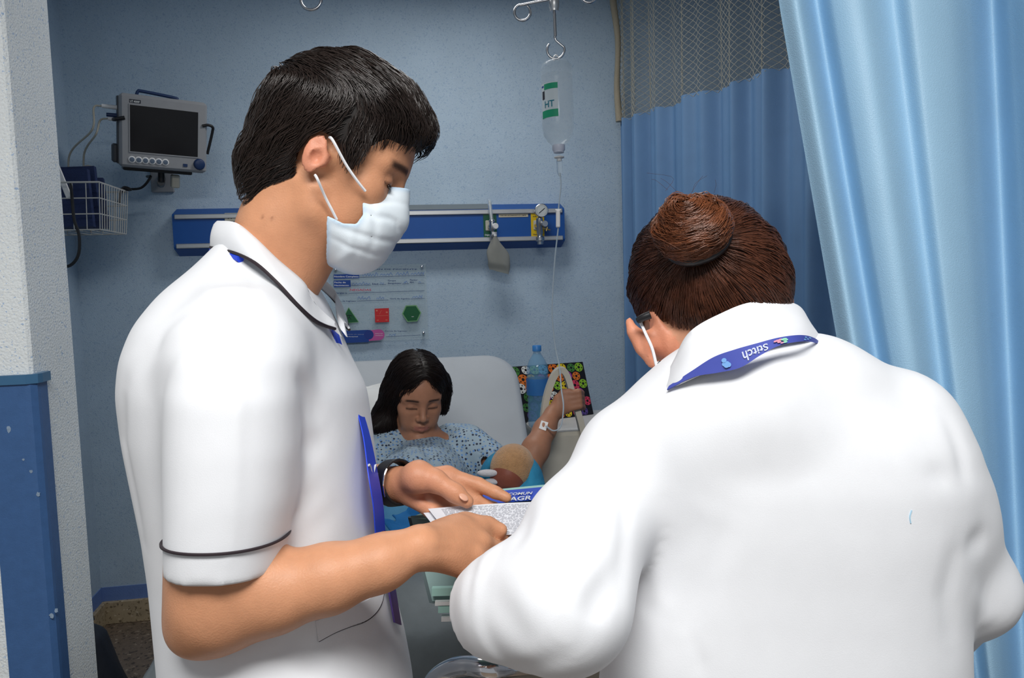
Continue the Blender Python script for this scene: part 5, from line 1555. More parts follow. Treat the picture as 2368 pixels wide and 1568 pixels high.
# collar
zc_ = .985
cu_ = [(499, 513, .985), (505, 512, .955), (545, 517, .925), (587, 549, .905), (640, 600, .897), (700, 652, .905), (722, 690, .925), (748, 722, .945), (774, 745, .958)]
cl_ = [(489, 571, .985), (493, 571, .945), (545, 583, .897), (592, 607, .872), (640, 650, .862), (690, 704, .870), (725, 736, .895), (750, 750, .922), (775, 758, .945)]
def collar_grid(mirror):
    U_ = curve([C(*p) for p in cu_], 50); L_ = curve([C(*p) for p in cl_], 50)
    rows = []
    for v_ in np.linspace(0, 1, 9):
        out = .006 * math.sin(math.pi * v_)
        rows.append(U_ * (1 - v_) + L_ * v_ + np.array([0, 0, -out]))
    # inner stand, folding over into the neck
    inn = U_ + np.array([.006, -.018, .012]); rows = [inn] + rows
    G = np.stack(rows, 1)
    if mirror: G = G.copy(); G[..., 2] = 2 * zc_ - G[..., 2]; 
    return G
for mir in (False, True):
    co = obj('collar', MB().grid(c2w(collar_grid(mir)), .0026), M_coat, tunic, smooth=True, angle=70)
    e_ = collar_grid(mir)[:, -1]
    obj('collar_piping', MB().tube(c2w(e_ + np.array([0, -.0012, -.001 if not mir else .001])), .0022, 6), M_pipe, co, smooth=True)
# pocket flap with piping on the hip
def on_solid(sol, px, py, z0=.60, z1=1.2):
    d = C(px, py, 1.0); z = z0
    for _ in range(90):
        v = sol.d((d * z)[None])[0]
        if v < .0004: break
        z += v * .7
        if z > z1: break
    return d * z
ppts = [(738, 1482), (775, 1462), (810, 1448), (845, 1436), (868, 1418), (882, 1395), (889, 1365)]
obj('pocket_piping', MB().tube(c2w(curve([on_solid(T, a, b) + np.array([0, 0, -.001]) for a, b in ppts], 40)), .0011, 6), M_pipe, tunic, smooth=True)
fl_l = [on_solid(T, a, b) for a, b in ppts]; fl_u = [on_solid(T, a, b) for a, b in ((730, 1436), (765, 1422), (800, 1408), (835, 1394), (860, 1380), (875, 1362), (884, 1340))]
obj('pocket_flap', MB().grid(c2w(np.stack([curve([p + np.array([0, 0, -.0005]) for p in fl_u], 24), curve([p + np.array([0, 0, -.0015]) for p in fl_l], 24)], 1)), .0016), M_coat, tunic, smooth=True)
# lanyard: blue ribbon round the neck, clip and badge
M_lan = mat('lanyard_blue', srgb(34, 70, 214), .5, var=.05, scale=80)
la_ = [(762, 742, .955), (776, 790, .972), (792, 850, .978), (812, 905, .972), (838, 1000, .935), (852, 1100, .897), (863, 1170, .895), (868, 1234, .905)]
lb_ = [(772, 742, .985), (788, 790, 1.000), (804, 850, 1.002), (823, 905, .995), (853, 1000, .975), (874, 1100, .958), (885, 1165, .955), (890, 1226, .950)]
lc_ = [(772, 742, 1.03), (786, 790, 1.025), (804, 850, 1.022), (824, 905, 1.018), (853, 1000, 1.005), (873, 1100, .985), (884, 1165, .972), (890, 1226, .960)]
ld_ = [(768, 742, 1.06), (782, 790, 1.055), (800, 850, 1.052), (820, 905, 1.048), (850, 1000, 1.035), (871, 1100, 1.012), (883, 1165, .995), (890, 1228, .975)]
lan = obj('lanyard', MB().grid(c2w(np.stack([curve([C(*p) for p in la_], 40), curve([C(*p) for p in lb_], 40)], 1)), .0012), M_lan, man, smooth=True)
obj('lanyard', MB().grid(c2w(np.stack([curve([C(*p) for p in lc_], 40), curve([C(*p) for p in ld_], 40)], 1)), .0012), M_lan, man, smooth=True)
nb_path = [(495, 574, .985), (500, 575, .95), (520, 580, .925), (545, 590, .905), (560, 596, .893)]
obj('neck_strap', MB().tube(c2w(curve([C(*p) + np.array([-.001, -.002, -.003]) for p in nb_path], 20)), .0045, 6), M_lan, man, smooth=True)
# lettering on the ribbon
lanG = np.stack([curve([C(*p) for p in la_[4:7]], 20), curve([C(*p) for p in lb_[4:7]], 20)], 0)
def ribbon_text(txt, s0, hgt, m):
    V_, F_ = text_mesh(txt, 1.0); wd_ = V_[:, 0].max()
    out = []
    for x_, y_ in V_[:, :2]:
        sv = np.clip(s0 - y_ / .7 * hgt, 0, 1) * 19; i = min(int(sv), 18); f_ = sv - i
        a = lanG[0, i] * (1 - f_) + lanG[0, i + 1] * f_; b = lanG[1, i] * (1 - f_) + lanG[1, i + 1] * f_
        u_ = .06 + .88 * x_ / wd_
        out.append(a * (1 - u_) + b * u_ + np.array([.0004, 0, -.0012]))
    return obj('print', MB().add(c2w(np.array(out)), F_), m, lan)
ribbon_text('SECTOR', .72, .085, M_inkw); ribbon_text('SALUD', .86, .085, M_inkw)
obj('ribbon_mark', MB().tube(c2w(np.array([lanG[0, 8] * (1 - u_) + lanG[1, 8] * u_ + np.array([.0004, .006 * math.sin(u_ * 9), -.0014]) for u_ in np.linspace(.1, .9, 16)])), .0012, 5), M_inkw, lan, smooth=True)
obj('clip', MB().tube(cpath([(884, 1228, .962), (893, 1232, .962), (893, 1246, .962), (882, 1250, .962), (876, 1244, .962)]), .0014, 6), M_chrome, man, smooth=True)
bdg = [C(880, 1250, .955), C(897, 1248, .990), C(929, 1446, .985), C(914, 1440, .952)]
obj('badge', MB().prism(c2w(np.array(bdg)), R3 @ np.array([-.0025, 0, .001])), mat('badge_purple', srgb(76, 58, 120), .35, var=.3, scale=40), man)
# watch on the left wrist
wa = unit(C(905, 1117, 1.03) - C(860, 1122, 1.055))
M_strap = mat('watch_black', (.012, .012, .014), .45)
wc = C(915, 1116, 1.024)
ws = Solid().u(Cap(wc - wa * .010, wc + wa * .010, .0312, .0306), 0); ws.s_(Cap(wc - wa * .05, wc + wa * .05, .0270), .001)
ws.s_(Plane(wc - wa * .011, wa), .001) if False else None
ws.i(Plane(wc + wa * .011, wa), .001); ws.i(Plane(wc - wa * .011, -wa), .001)
Vw, Qw = nets(ws, wc - .05, wc + .05, .0016)
wt = cobj('watch', Vw, Qw, M_strap, man)
pdir = unit(np.cross(wa, [0, 1.0, 0])); pdir = pdir if pdir[2] < 0 else -pdir
obj('buckle', MB().tube(c2w(np.array([wc + wa * (.0105 + .001 * math.cos(a_ * 3)) + .0312 * (pdir * math.cos(a_) + np.array([0, 1.0, 0]) * math.sin(a_)) for a_ in np.linspace(-.5, .7, 14)])), .0013, 6), M_chrome, wt, smooth=True)
# trousers and shoes (below the frame)
def wp(x, y, z): return w2c(np.array([x, y, z]))
Pt = Solid()
wdn = w2c(np.array([0, 0, -1.0])) - w2c(np.zeros(3))
hipw = c2w(C(688, 1650, .985))
for s_ in (-1, 1):
    lx = man_foot[0] + .02; ly = man_foot[1] + s_ * .095
    Pt.u(Loft([(wp(hipw[0], hipw[1] + s_ * .075, .93), .115, .095), (wp(hipw[0], hipw[1] + s_ * .08, .80), .10, .090), (wp(lx + .01, ly, .50), .075, .072), (wp(lx, ly, .28), .07, .065), (wp(lx - .01, ly, .045), .072, .062)], wdn, RT @ R3, 2.2, .05), .03)
Vp, Qp = nets(Pt, w2c(man_foot) * 0 + np.minimum(wp(-.40, .75, 0), wp(.2, 1.35, 1.0)) - .25, np.maximum(wp(-.40, .75, 0), wp(.2, 1.35, 1.0)) + .25, .008)
cobj('trousers', Vp, Qp, M_coat, man)
for s_ in (-1, 1):
    ly = man_foot[1] + s_ * .095
    Sh = Solid().u(Cap(wp(man_foot[0] - .05, ly, .045), wp(man_foot[0] + .14, ly, .035), .044, .036), 0).u(Cap(wp(man_foot[0] - .03, ly, .05), wp(man_foot[0] - .03, ly, .09), .042, .04), .03)
    Sh.i(Plane(wp(0, 0, .001), wdn), .002)
    cc = wp(man_foot[0] + .04, ly, .05)
    Vq, Qq = nets(Sh, cc - .2, cc + .2, .005)
    cobj('shoe', Vq, Qq, M_coat, man)
# ================================================================ WOMAN seen from behind
def add_hand(S, wrist, fdir, pnorm, side, curl=.5, k=1.0, spread=.05):
    """relaxed hand: wrist point, direction of the fingers, palm normal (faces what it holds), side=+1 thumb along cross(f,n)"""
    f = unit(fdir); n = unit(pnorm - f * (np.asarray(pnorm) @ f)); t = np.cross(f, n) * side
    for i, (o, L) in enumerate(((.028, .088), (.009, .092), (-.011, .087), (-.030, .078))):
        m0 = wrist + k * (f * L + t * o)
        S.u(Cap(wrist + k * (t * o * .45 + f * .01), m0, .017 * k, .0115 * k), .012 * k)
        ln = [.045, .050, .046, .035][i]
        p = [m0]; a = curl * .6; dirv = unit(f + t * spread * (1.5 - i))
        rr = [.0100, .0092, .0082, .0068]
        for j in range(3):
            dv = dirv * math.cos(a) + n * math.sin(a)
            p.append(p[-1] + k * dv * ln * [1, .62, .5][j]); a += curl * .9
        S.chain(p, [r * k * (.85 if i == 3 else 1) for r in rr], .004 * k, k0=.008 * k)
    th = [wrist + k * (f * .02 + t * .018), wrist + k * (f * .050 + t * .045 + n * .012), wrist + k * (f * .080 + t * .058 + n * .020), wrist + k * (f * .104 + t * .056 + n * .026)]
    S.chain(th, [.016 * k, .0125 * k, .0105 * k, .0082 * k], .006 * k, k0=.012 * k)
wom_foot = c2w(C(1815, 1700, .88)); wom_foot[2] = 0
wom = thing('person', wom_foot, 'person in long white coat with violet lanyard, head bowed, turned to the bed', 'person')
lw = unit(np.array([-.93, -.25, -.30]))
fw_ = np.array([-.22, -.46, .86]); fw_ = unit(fw_ - lw * (fw_ @ lw))
uw_ = np.cross(lw, fw_)
if uw_[1] < 0: uw_ = -uw_
HW = Frame((.237, .026, .90), rot_axes(fw_, uw_), .97)
Bw = Solid()
add_head(Bw, HW, ear_out=1.0)
Bw.chain([C(1455, 744, .866), C(1464, 768, .862), C(1484, 806, .860), C(1508, 840, .860)], [.0050, .0062, .0068, .0062], .005)
Bw.u(Cap(C(1484, 782, .866), C(1535, 800, .882), .0085, .014), .010)
Bw.chain([C(1822, 682, .925), C(1816, 700, .925), C(1790, 712, .922)], [.0065, .0085, .014], .008)
Bw.chain([HW.pt((-.032, 0, -.02)), C(1672, 800, .875), C(1690, 900, .87), C(1720, 980, .86)], [.056, .050, .050, .06], .03)
Bw.u(Ell(C(1820, 1250, .85), (.13, .22, .07)), .05)
# arms inside the sleeves, forearms and hands in front of her
sL, eL = C(1455, 1095, .855), C(1300, 1395, .762)
wL_ = np.array([-.030, -.315, .868])
Bw.u(Cap(C(1700, 1020, .87), sL, .045, .035), .03); Bw.chain([sL, eL, C(1140, 1412, .818), wL_], [.035, .036, .027, .023], .02)
add_hand(Bw, wL_, np.array([.25, -.33, .91]), np.array([0, 1, .35]), -1, .12, .92)
sR, eR = C(2080, 1030, .865), C(2240, 1362, .872)
wR_ = C(1990, 1440, 1.03)
Bw.u(Cap(C(1850, 1020, .87), sR, .045, .035), .03); Bw.chain([sR, eR, wR_], [.035, .032, .025], .02)
add_hand(Bw, wR_, np.array([-.8, .25, .5]), np.array([0, -1, 0]), 1, .35, .95)
lo_, hi_ = np.array([-.10, -.50, .66]), np.array([.62, .22, 1.18])
Vw_, Qw_ = nets(Bw, lo_, hi_, .0034)
Lw = HW.loc(Vw_)
colw = skin_colors(Vw_, srgb(206, 150, 120), .05, 2)
nape = sstep(-Lw[:, 0], .018, .045) * sstep(Lw[:, 2], -.085, -.03)
fz_ = .5 + .5 * np.sin(Lw[:, 1] * 420) * np.sin(Lw[:, 2] * 150)
colw = blend(colw, np.clip(nape, 0, 1) * (.45 + .25 * fz_), srgb(96, 62, 44))
earw = (np.abs(Lw[:, 1]) > .078) & (np.abs(Lw[:, 2]) < .045)
colw = blend(colw, earw * .45, srgb(226, 140, 110))
cobj('body', Vw_, Qw_, M_skin, wom, colw)
# hair
cw = Solid().u(Ell((-.010, 0, .047), (.105, .0815, .093), HW), 0)
cw.u(Ell((-.045, 0, .010), (.062, .066, .066), HW), .03)
hl = [(-.092, -.052), (-.062, -.050), (-.040, -.026), (-.020, .002), (-.006, .030), (.030, .034), (.060, .026), (.082, .075), (.12, .12), (.05, .2), (-.1, .2), (-.16, .05), (-.14, -.05)]
Hw = Solid().u(cw, 0).i(Poly2(np.array(hl), HW), .012)
Vh2, Qh2 = nets(Hw, HW.t - .17, HW.t + .17, .0032, relax=2)
hairw = cobj('hair', Vh2, Qh2, M_hairn, wom)
bunc = on_solid(cw, 1600, 545)
gb_ = grad(cw, bunc[None])[0]
bun_c = C(1600, 518, bunc[2] - .022)
bax = unit(gb_ + np.array([0, .55, 0]))
bfr = Frame(bun_c, rot_axes(bax, (0, 1, .3) if abs(bax[1]) < .9 else (0, 0, 1)))
bun = Solid().u(Ell((0, 0, 0), (.029, .0355, .0345), bfr), 0).u(Ell((-.012, 0, 0), (.020, .030, .030), bfr), .01).s_(Ell((.031, .004, .010), (.010, .008, .008), bfr), .014)
for k in range(7):
    t0 = k * .9
    bun.fold([bfr.pt((.030 - .004 * j, (.016 + .005 * j) * math.cos(t0 + .55 * j), (.016 + .005 * j) * math.sin(t0 + .55 * j))) for j in range(6)], .0050, .005)
Vb, Qb = nets(bun, bun_c - .07, bun_c + .07, .0022, relax=2)
bno = cobj('hair_bun', Vb, Qb, M_hairr, wom)
obj('hair_tie', MB().tube(c2w(np.array([bfr.pt((-.024, .029 * math.cos(t), .029 * math.sin(t))) for t in np.linspace(0, 2 * math.pi, 30, endpoint=False)])), .007, 8, closed=True), M_black, wom, smooth=True)
r_ = np.random.default_rng(9)
rts = Vh2[r_.integers(0, len(Vh2), 9000)]
def flow_w(P, i):
    return bfr.pt((-.03, 0, 0)) - P
Vs, Qs = strands(cw, rts, flow_w, .055, 8, lift=.0014, width=.0006, seed=4, wob=.14, clump=.0022, cfr=HW)
sd = Poly2(np.array(hl), HW).d(Vs); per = 27
bad = (sd.reshape(-1, per) > .003).any(1)
Mst = mat('hair_strand_brown', srgb(92, 54, 38), .34, var=.55, scale=90, spec=.5)
tag(cobj('hair_strands', Vs, Qs[~bad[Qs[:, 0] // per]], Mst, hairw), kind='stuff')
rts = Vb[r_.integers(0, len(Vb), 4500)]
def flow_b(P, i):
    L = bfr.loc(P)
    v = np.stack([.35 * np.sign(-L[:, 0]) * 0 - .2 + 0 * L[:, 0], -L[:, 2], L[:, 1]], 1); v[:, 1:] /= np.linalg.norm(v[:, 1:], axis=1)[:, None] + 1e-6
    return v @ bfr.R.T
Vs, Qs = strands(bun, rts, flow_b, .050, 8, lift=.0018, width=.0006, seed=6, wob=.35, clump=.0028, cfr=bfr)
tag(cobj('bun_strands', Vs, Qs, mat('hair_strand_red', srgb(126, 74, 46), .32, var=.5, scale=90, spec=.5), bno), kind='stuff')
m_ = MB()
for k in range(6):
    a = bun_c + np.array([r_.uniform(-.03, .03), .034, r_.uniform(-.01, .02)])
    obj_p = curve([a, a + np.array([r_.uniform(-.012, .012), r_.uniform(.006, .014), 0]), a + np.array([r_.uniform(-.02, .02), r_.uniform(.010, .020), 0])], 8)
    m_.tube(c2w(obj_p), .00014, 3)
tag(obj('flyaway_hairs', m_, Mst, hairw, smooth=True), kind='stuff')
# glasses temple tip, mask loop, earring
obj('glasses_temple', MB().tube(cpath([(1474, 742, .842), (1488, 734, .838), (1504, 728, .836)]), np.interp(np.linspace(0, 1, 24), [0, .2, 1], [.0032, .0042, .0046]), 8), M_black, wom, smooth=True)
obj('mask_loop', MB().tube(cpath([(1481, 745, .846), (1492, 770, .842), (1508, 806, .840), (1519, 850, .842), (1530, 884, .85)]), .0017, 6), M_coat, wom, smooth=True)
st_ = C(1526, 842, .842)
es_ = Solid().u(Ell(st_, .0045), 0); Ve, Qe = nets(es_, st_ - .01, st_ + .01, .001)
cobj('ear_stud', Ve, Qe, M_chrome, wom)
# coat
Tw = Solid()
tw = Loft([key(1740, 870, .86, 150, .060), key(1765, 910, .86, 240, .085), key(1800, 960, .86, 330, .105), key(1822, 1020, .86, 385, .115), key(1836, 1100, .86, 402, .120), key(1834, 1200, .86, 396, .120), key(1826, 1300, .86, 390, .118), key(1812, 1400, .86, 396, .118),
           key(1802, 1500, .86, 406, .120), key(1800, 1620, .87, 415, .124), key(1800, 1750, .88, 425, .130)], CD, (1, 0, 0), 2.5, .05)
Tw.u(tw, 0)
Tw.u(Cap(C(1480, 1052, .85), C(1620, 975, .835), .061, .066), .04)
Tw.u(Cap(C(1620, 975, .835), C(1730, 930, .825), .066, .072), .04)
Tw.u(Cap(C(1730, 930, .825), C(1880, 925, .835), .072, .064), .04)
Tw.u(Cap(C(2050, 985, .85), C(1880, 935, .85), .063, .064), .04)
# left sleeve
Tw.u(Cap(C(1452, 1085, .840), C(1350, 1240, .785), .055, .056), .030)
Tw.u(Cap(C(1350, 1240, .785), C(1300, 1395, .745), .056, .061), .03)
Tw.u(Cap(C(1300, 1395, .745), C(1195, 1396, .775), .061, .056), .03)
cax = unit(C(1132, 1412, .818) - C(1205, 1398, .770))
Tw.u(Loft([(C(1215, 1398, .770), .055, .055), (C(1170, 1404, .796), .053, .052), (C(1132, 1412, .818), .050, .049)], cax, (0, 1, 0), 2.2, .03), .02)
# right sleeve
Tw.u(Cap(C(2085, 1015, .85), C(2155, 1190, .855), .062, .056), .030)
Tw.u(Cap(C(2155, 1190, .855), C(2242, 1362, .865), .056, .046), .03)
Tw.u(Cap(C(2242, 1362, .865), C(2120, 1490, 1.0), .044, .048), .03)
cutL = Plane(C(1098, 1410, .872), np.array([-.62, .12, .72]))
cutR = Plane(C(2128, 1484, .99), np.array([-.66, -.30, .66]))
class HalfCut:
    """removes what lies past a cuff plane, near that cuff only"""
    def __init__(s, pl, c, r): s.pl = pl; s.c = np.asarray(c, float); s.r = r
    def d(s, P): return np.maximum(-s.pl.d(P), np.sqrt(((P - s.c) ** 2).sum(1)) - s.r)
Tw.s_(HalfCut(cutR, C(2090, 1500, 1.06), .10), .002)
Tw.s_(Cap(C(1158, 1408, .806), C(1090, 1420, .845), .042), .002)
Tw.s_(Cap(C(2150, 1470, .97), C(2090, 1510, 1.05), .040), .002)
# folds
def sf(a, b, z):
    p = on_solid(Tw, a, b, .55)
    return p if abs(Tw.d(p[None])[0]) < .004 and p[2] < 1.0 else C(a, b, z)
Tw.fold([sf(1352, 965, .80), sf(1440, 1100, .745), sf(1443, 1250, .74), sf(1433, 1430, .76)], 0.0036, 0.0072)
Tw.fold([sf(1640, 1180, .74), sf(1560, 1290, .74), sf(1520, 1400, .74)], 0.0056, 0.0180)
Tw.fold([sf(1690, 1190, .74), sf(1620, 1330, .74), sf(1570, 1480, .74)], 0.0048, 0.0162)
Tw.fold([sf(1490, 1330, .74), sf(1495, 1390, .74), sf(1478, 1420, .74)], 0.0040, 0.0126)
Tw.fold([sf(1430, 1300, .76), sf(1395, 1380, .73), sf(1365, 1440, .74)], 0.0064, 0.0126)
Tw.fold([sf(1370, 1450, .73), sf(1375, 1390, .72), sf(1420, 1360, .76)], 0.0056, 0.0144)
Tw.fold([sf(1070, 1500, .80), sf(1130, 1540, .78), sf(1250, 1540, .74), sf(1330, 1500, .72)], 0.0032, 0.0108)
Tw.fold([sf(1100, 1260, .80), sf(1088, 1330, .80), sf(1082, 1420, .80)], 0.0032, 0.0081)
Tw.fold([sf(1130, 1350, .77), sf(1170, 1420, .75), sf(1250, 1500, .73)], 0.0040, 0.0162)
Tw.fold([sf(1225, 1170, .78), sf(1205, 1230, .78), sf(1190, 1270, .78)], 0.0040, 0.0126)
Tw.fold([sf(2185, 960, .80), sf(2225, 1060, .80), sf(2232, 1120, .80)], 0.0040, 0.0090)
Tw.fold([sf(2140, 1090, .75), sf(2175, 1100, .76), sf(2200, 1120, .78)], 0.0032, 0.0108)
Tw.fold([sf(2230, 1270, .82), sf(2265, 1250, .82), sf(2285, 1240, .84)], 0.0048, 0.0126)
Tw.fold([sf(2245, 1350, .82), sf(2270, 1430, .82), sf(2300, 1430, .84)], -0.0032, 0.0108)
Tw.fold([sf(2212, 1250, .78), sf(2190, 1380, .76), sf(2205, 1500, .78)], 0.0040, 0.0126)
Tw.fold([sf(1600, 1470, .74), sf(1618, 1520, .74), sf(1630, 1600, .74)], .0025, .004)
Vc, Qc = nets(Tw, (-.10, -.56, .66), (.66, .06, 1.10), .0046, relax=2)
coat = cobj('coat', Vc, Qc, M_coat, wom)
print('coat', len(Vc))
cuw = [(1532, 893, .815), (1562, 832, .800), (1597, 770, .790), (1670, 727, .785), (1745, 701, .800), (1838, 705, .835), (1872, 748, .855), (1897, 793, .875)]
clw = [(1528, 905, .80), (1568, 890, .775), (1632, 862, .76), (1700, 832, .755), (1780, 800, .76), (1840, 788, .775), (1880, 790, .80), (1902, 800, .84)]
U_ = curve([C(*p) for p in cuw], 60); L_ = curve([C(*p) for p in clw], 60)
rows = [U_ + np.array([.002, -.030, .030]), U_ + np.array([.001, -.010, .010])]
for v_ in np.linspace(0, 1, 9): rows.append(U_ * (1 - v_) + L_ * v_ + np.array([0, 0, -.008 * math.sin(math.pi * v_)]))
obj('collar', MB().grid(c2w(np.stack(rows, 1)), .003), M_coat, coat, smooth=True, angle=70)
# lanyard across the back of the collar
lu = [(1548, 893), (1600, 858), (1650, 826), (1700, 808), (1750, 794), (1800, 781), (1850, 775), (1880, 781), (1898, 794)]
ll = [(1543, 902), (1605, 872), (1660, 862), (1712, 850), (1758, 822), (1803, 799), (1850, 790), (1880, 791), (1899, 799)]
zl = [.783, .764, .752, .744, .742, .745, .757, .782, .815]
A_ = curve([C(a, b, z) for (a, b), z in zip(lu, zl)], 60); B2 = curve([C(a, b, z - .002) for (a, b), z in zip(ll, zl)], 60)
M_lan2 = mat('lanyard_violet', srgb(72, 84, 172), .5, var=.05, scale=80)
lanw = obj('lanyard', MB().grid(c2w(np.stack([A_ * (1 - v) + B2 * v for v in np.linspace(0, 1, 5)], 1)), .0014), M_lan2, wom, smooth=True)
def lan_pt(s, v, off=.0016):
    i = min(int(s * 58), 58); f_ = s * 58 - i
    a = A_[i] * (1 - f_) + A_[i + 1] * f_; b = B2[i] * (1 - f_) + B2[i + 1] * f_
    return a * (1 - v) + b * v + np.array([0, 0, -off])
# word woven upside down, and loose pale blotches
V_, F_ = text_mesh('Stitch', 1.0); wd_ = V_[:, 0].max()
obj('print', MB().add(c2w(np.array([lan_pt(.565 - .155 * x / wd_, .25 + .62 * y / .75) for x, y in V_[:, :2]])), F_), mat('print_lilac', srgb(206, 214, 240), .6), lanw)
for k, (s_, cc) in enumerate(((.30, (120, 170, 230)), (.62, (220, 150, 170)), (.82, (130, 190, 240)), (.66, (150, 220, 190)))):
    m_ = MB()
    for j in range(5):
        s2 = s_ + r_.uniform(-.030, .030) * (1 if k < 3 else .4); v2 = r_.uniform(.25, .75)
        rr = r_.uniform(.008, .016)
        P_ = [lan_pt(np.clip(s2 + rr * math.cos(t), .01, .97), np.clip(v2 + rr * 9 * math.sin(t), .06, .94), .0018 + .0002 * j) for t in np.linspace(0, 2 * math.pi, 10, endpoint=False)]
        m_.add(c2w(np.array(P_)), [tuple(range(10))])
    tag(obj('blotch_print', m_, mat('blotch_%d' % k, srgb(*cc), .6), lanw), kind='stuff')
# cuff stitching
for (pl, c0, rr_) in ((cutL, C(1150, 1420, .845), None),):
    pass
ink = [on_solid(Tw, 2108, 1180), on_solid(Tw, 2104, 1195), on_solid(Tw, 2106, 1210)]
obj('ink_mark', MB().tube(c2w(curve(ink, 8)), .0008, 5), mat('ink_pale_blue', srgb(170, 205, 225), .7), coat, smooth=True)
# trousers and shoes
Pw = Solid()
hipw = c2w(C(1800, 1720, .88))
for s_ in (-1, 1):
    lx = wom_foot[0] + s_ * .085; ly = wom_foot[1]
    Pw.u(Loft([(wp(hipw[0] + s_ * .08, hipw[1], hipw[2] + .04), .105, .11), (wp(hipw[0] + s_ * .08, hipw[1], .72), .10, .105), (wp(lx, ly + .02, .45), .075, .08), (wp(lx, ly, .25), .068, .072), (wp(lx, ly, .045), .064, .07)], wdn, RT @ R3, 2.2, .05), .03)
c0 = wp(wom_foot[0], wom_foot[1], .4)
Vp, Qp = nets(Pw, c0 - np.array([.35, .65, .35]), c0 + np.array([.35, .65, .35]), .008)
cobj('trousers', Vp, Qp, M_coat, wom)
for s_ in (-1, 1):
    lx = wom_foot[0] + s_ * .085
    Sh = Solid().u(Cap(wp(lx, wom_foot[1] - .05, .042), wp(lx, wom_foot[1] + .13, .034), .042, .035), 0).u(Cap(wp(lx, wom_foot[1] - .02, .05), wp(lx, wom_foot[1] - .02, .09), .04, .038), .03)
    Sh.i(Plane(wp(0, 0, .001), wdn), .002)
    cc = wp(lx, wom_foot[1] + .04, .05)
    Vq, Qq = nets(Sh, cc - .2, cc + .2, .005)
    cobj('shoe', Vq, Qq, M_coat, wom)
# ================================================================ PATIENT in bed
pat_base = at(970, 1130, 2.05)
pat = thing('person', pat_base, 'person in dotted blue hospital gown reclining in bed, one hand gripping the side rail', 'person')
fp = unit(np.array([.32, -.34, -.90]))
HP = Frame(C(962, 921, 2.2), rot_axes(fp, (.06, 1, -.2)), .93)
Bp_ = Solid()
add_head(Bp_, HP, lips=1.12, jaw=.96)
Bp_.chain([HP.pt((-.02, 0, -.05)), C(968, 1000, 2.25), C(985, 1045, 2.245)], [.05, .046, .06], .03)
Bp_.u(Ell(C(985, 1095, 2.20), (.13, .075, .08)), .04)
Bp_.u(Cap(C(985, 1110, 2.17), C(955, 1165, 1.95), .10, .11), .05)
Bp_.u(Cap(C(1000, 1040, 2.22), C(1100, 1045, 2.20), .05, .045), .04)
Bp_.chain([C(1100, 1045, 2.20), C(1165, 1075, 2.16), C(1212, 1092, 2.13)], [.034, .037, .039], .02)
Bp_.chain([C(1212, 1092, 2.13), C(1238, 1040, 2.17), C(1260, 993, 2.22), C(1277, 958, 2.265)], [.0385, .0365, .0300, .0245], .02)
# hand closed on the grip
wrp = C(1277, 958, 2.265)
kn_ = [C(1306, 912, 2.275), C(1310, 924, 2.272), C(1311, 936, 2.27), C(1310, 947, 2.268)]
for i, m0 in enumerate(kn_):
    Bp_.u(Cap(wrp + (m0 - wrp) * .1, m0, .0165, .0115), .012)
    tip = [C(1338 + 1 * i, 906 + 11 * i, 2.268), C(1345 + i, 909 + 11 * i, 2.30), C(1338 + i, 912 + 11 * i, 2.345)]
    Bp_.chain([m0] + tip, [.0105, .0095, .0088, .0075], .003, k0=.006)
Bp_.chain([C(1282, 946, 2.27), C(1290, 922, 2.272), C(1302, 908, 2.274), C(1316, 905, 2.272)], [.014, .0125, .0105, .009], .005, k0=.01)
# other arm, round the baby
Bp_.u(Cap(C(970, 1040, 2.22), C(880, 1040, 2.20), .05, .045), .04)
Bp_.chain([C(880, 1040, 2.20), C(848, 1122, 2.06), C(832, 1170, 1.95), C(820, 1212, 1.85)], [.045, .040, .031, .024], .02)
add_hand(Bp_, C(820, 1212, 1.85), np.array([.12, -.22, -.95]), np.array([.1, -1, .2]), 1, .15, .88)
# legs under the quilt
loP = np.minimum(C(830, 790, 2.4), C(830, 1260, 1.4)); 
Vp_, Qp_ = nets(Bp_, (-.62, -.80, 1.70), (.26, .06, 2.42), .0031)
print('patient', len(Vp_))
Lp = HP.loc(Vp_)
cp_ = skin_colors(Vp_, srgb(172, 122, 96), .05, 3)
inF = (Lp[:, 0] > .05)
ay = np.abs(Lp[:, 1])
bz_ = .033 - .09 * np.maximum(ay - .030, 0) - .20 * np.maximum(.018 - ay, 0)
cp_ = blend(cp_, np.clip(np.exp(-((Lp[:, 2] - bz_) / .0040) ** 4) * sstep(ay, .010, .018) * (1 - sstep(ay, .046, .056)) * inF, 0, 1) * .95, srgb(30, 20, 18))
cp_ = blend(cp_, np.exp(-((Lp[:, 2] - .0055) / .0026) ** 2) * (np.abs(ay - .032) < .0160) * (Lp[:, 0] > .07) * .95, srgb(26, 16, 14))
lipm = np.exp(-((Lp[:, 2] + .0540) / .0085) ** 4) * (1 - sstep(ay, .018, .026)) * (Lp[:, 0] > .080)
cp_ = blend(cp_, lipm * .6, srgb(158, 90, 86))
cp_ = blend(cp_, np.exp(-(((Lp[:, 2] - .012) / .012) ** 2 + ((ay - .032) / .018) ** 2)) * inF * .22, srgb(120, 76, 58))
cobj('body', Vp_, Qp_, M_skin, pat, cp_)
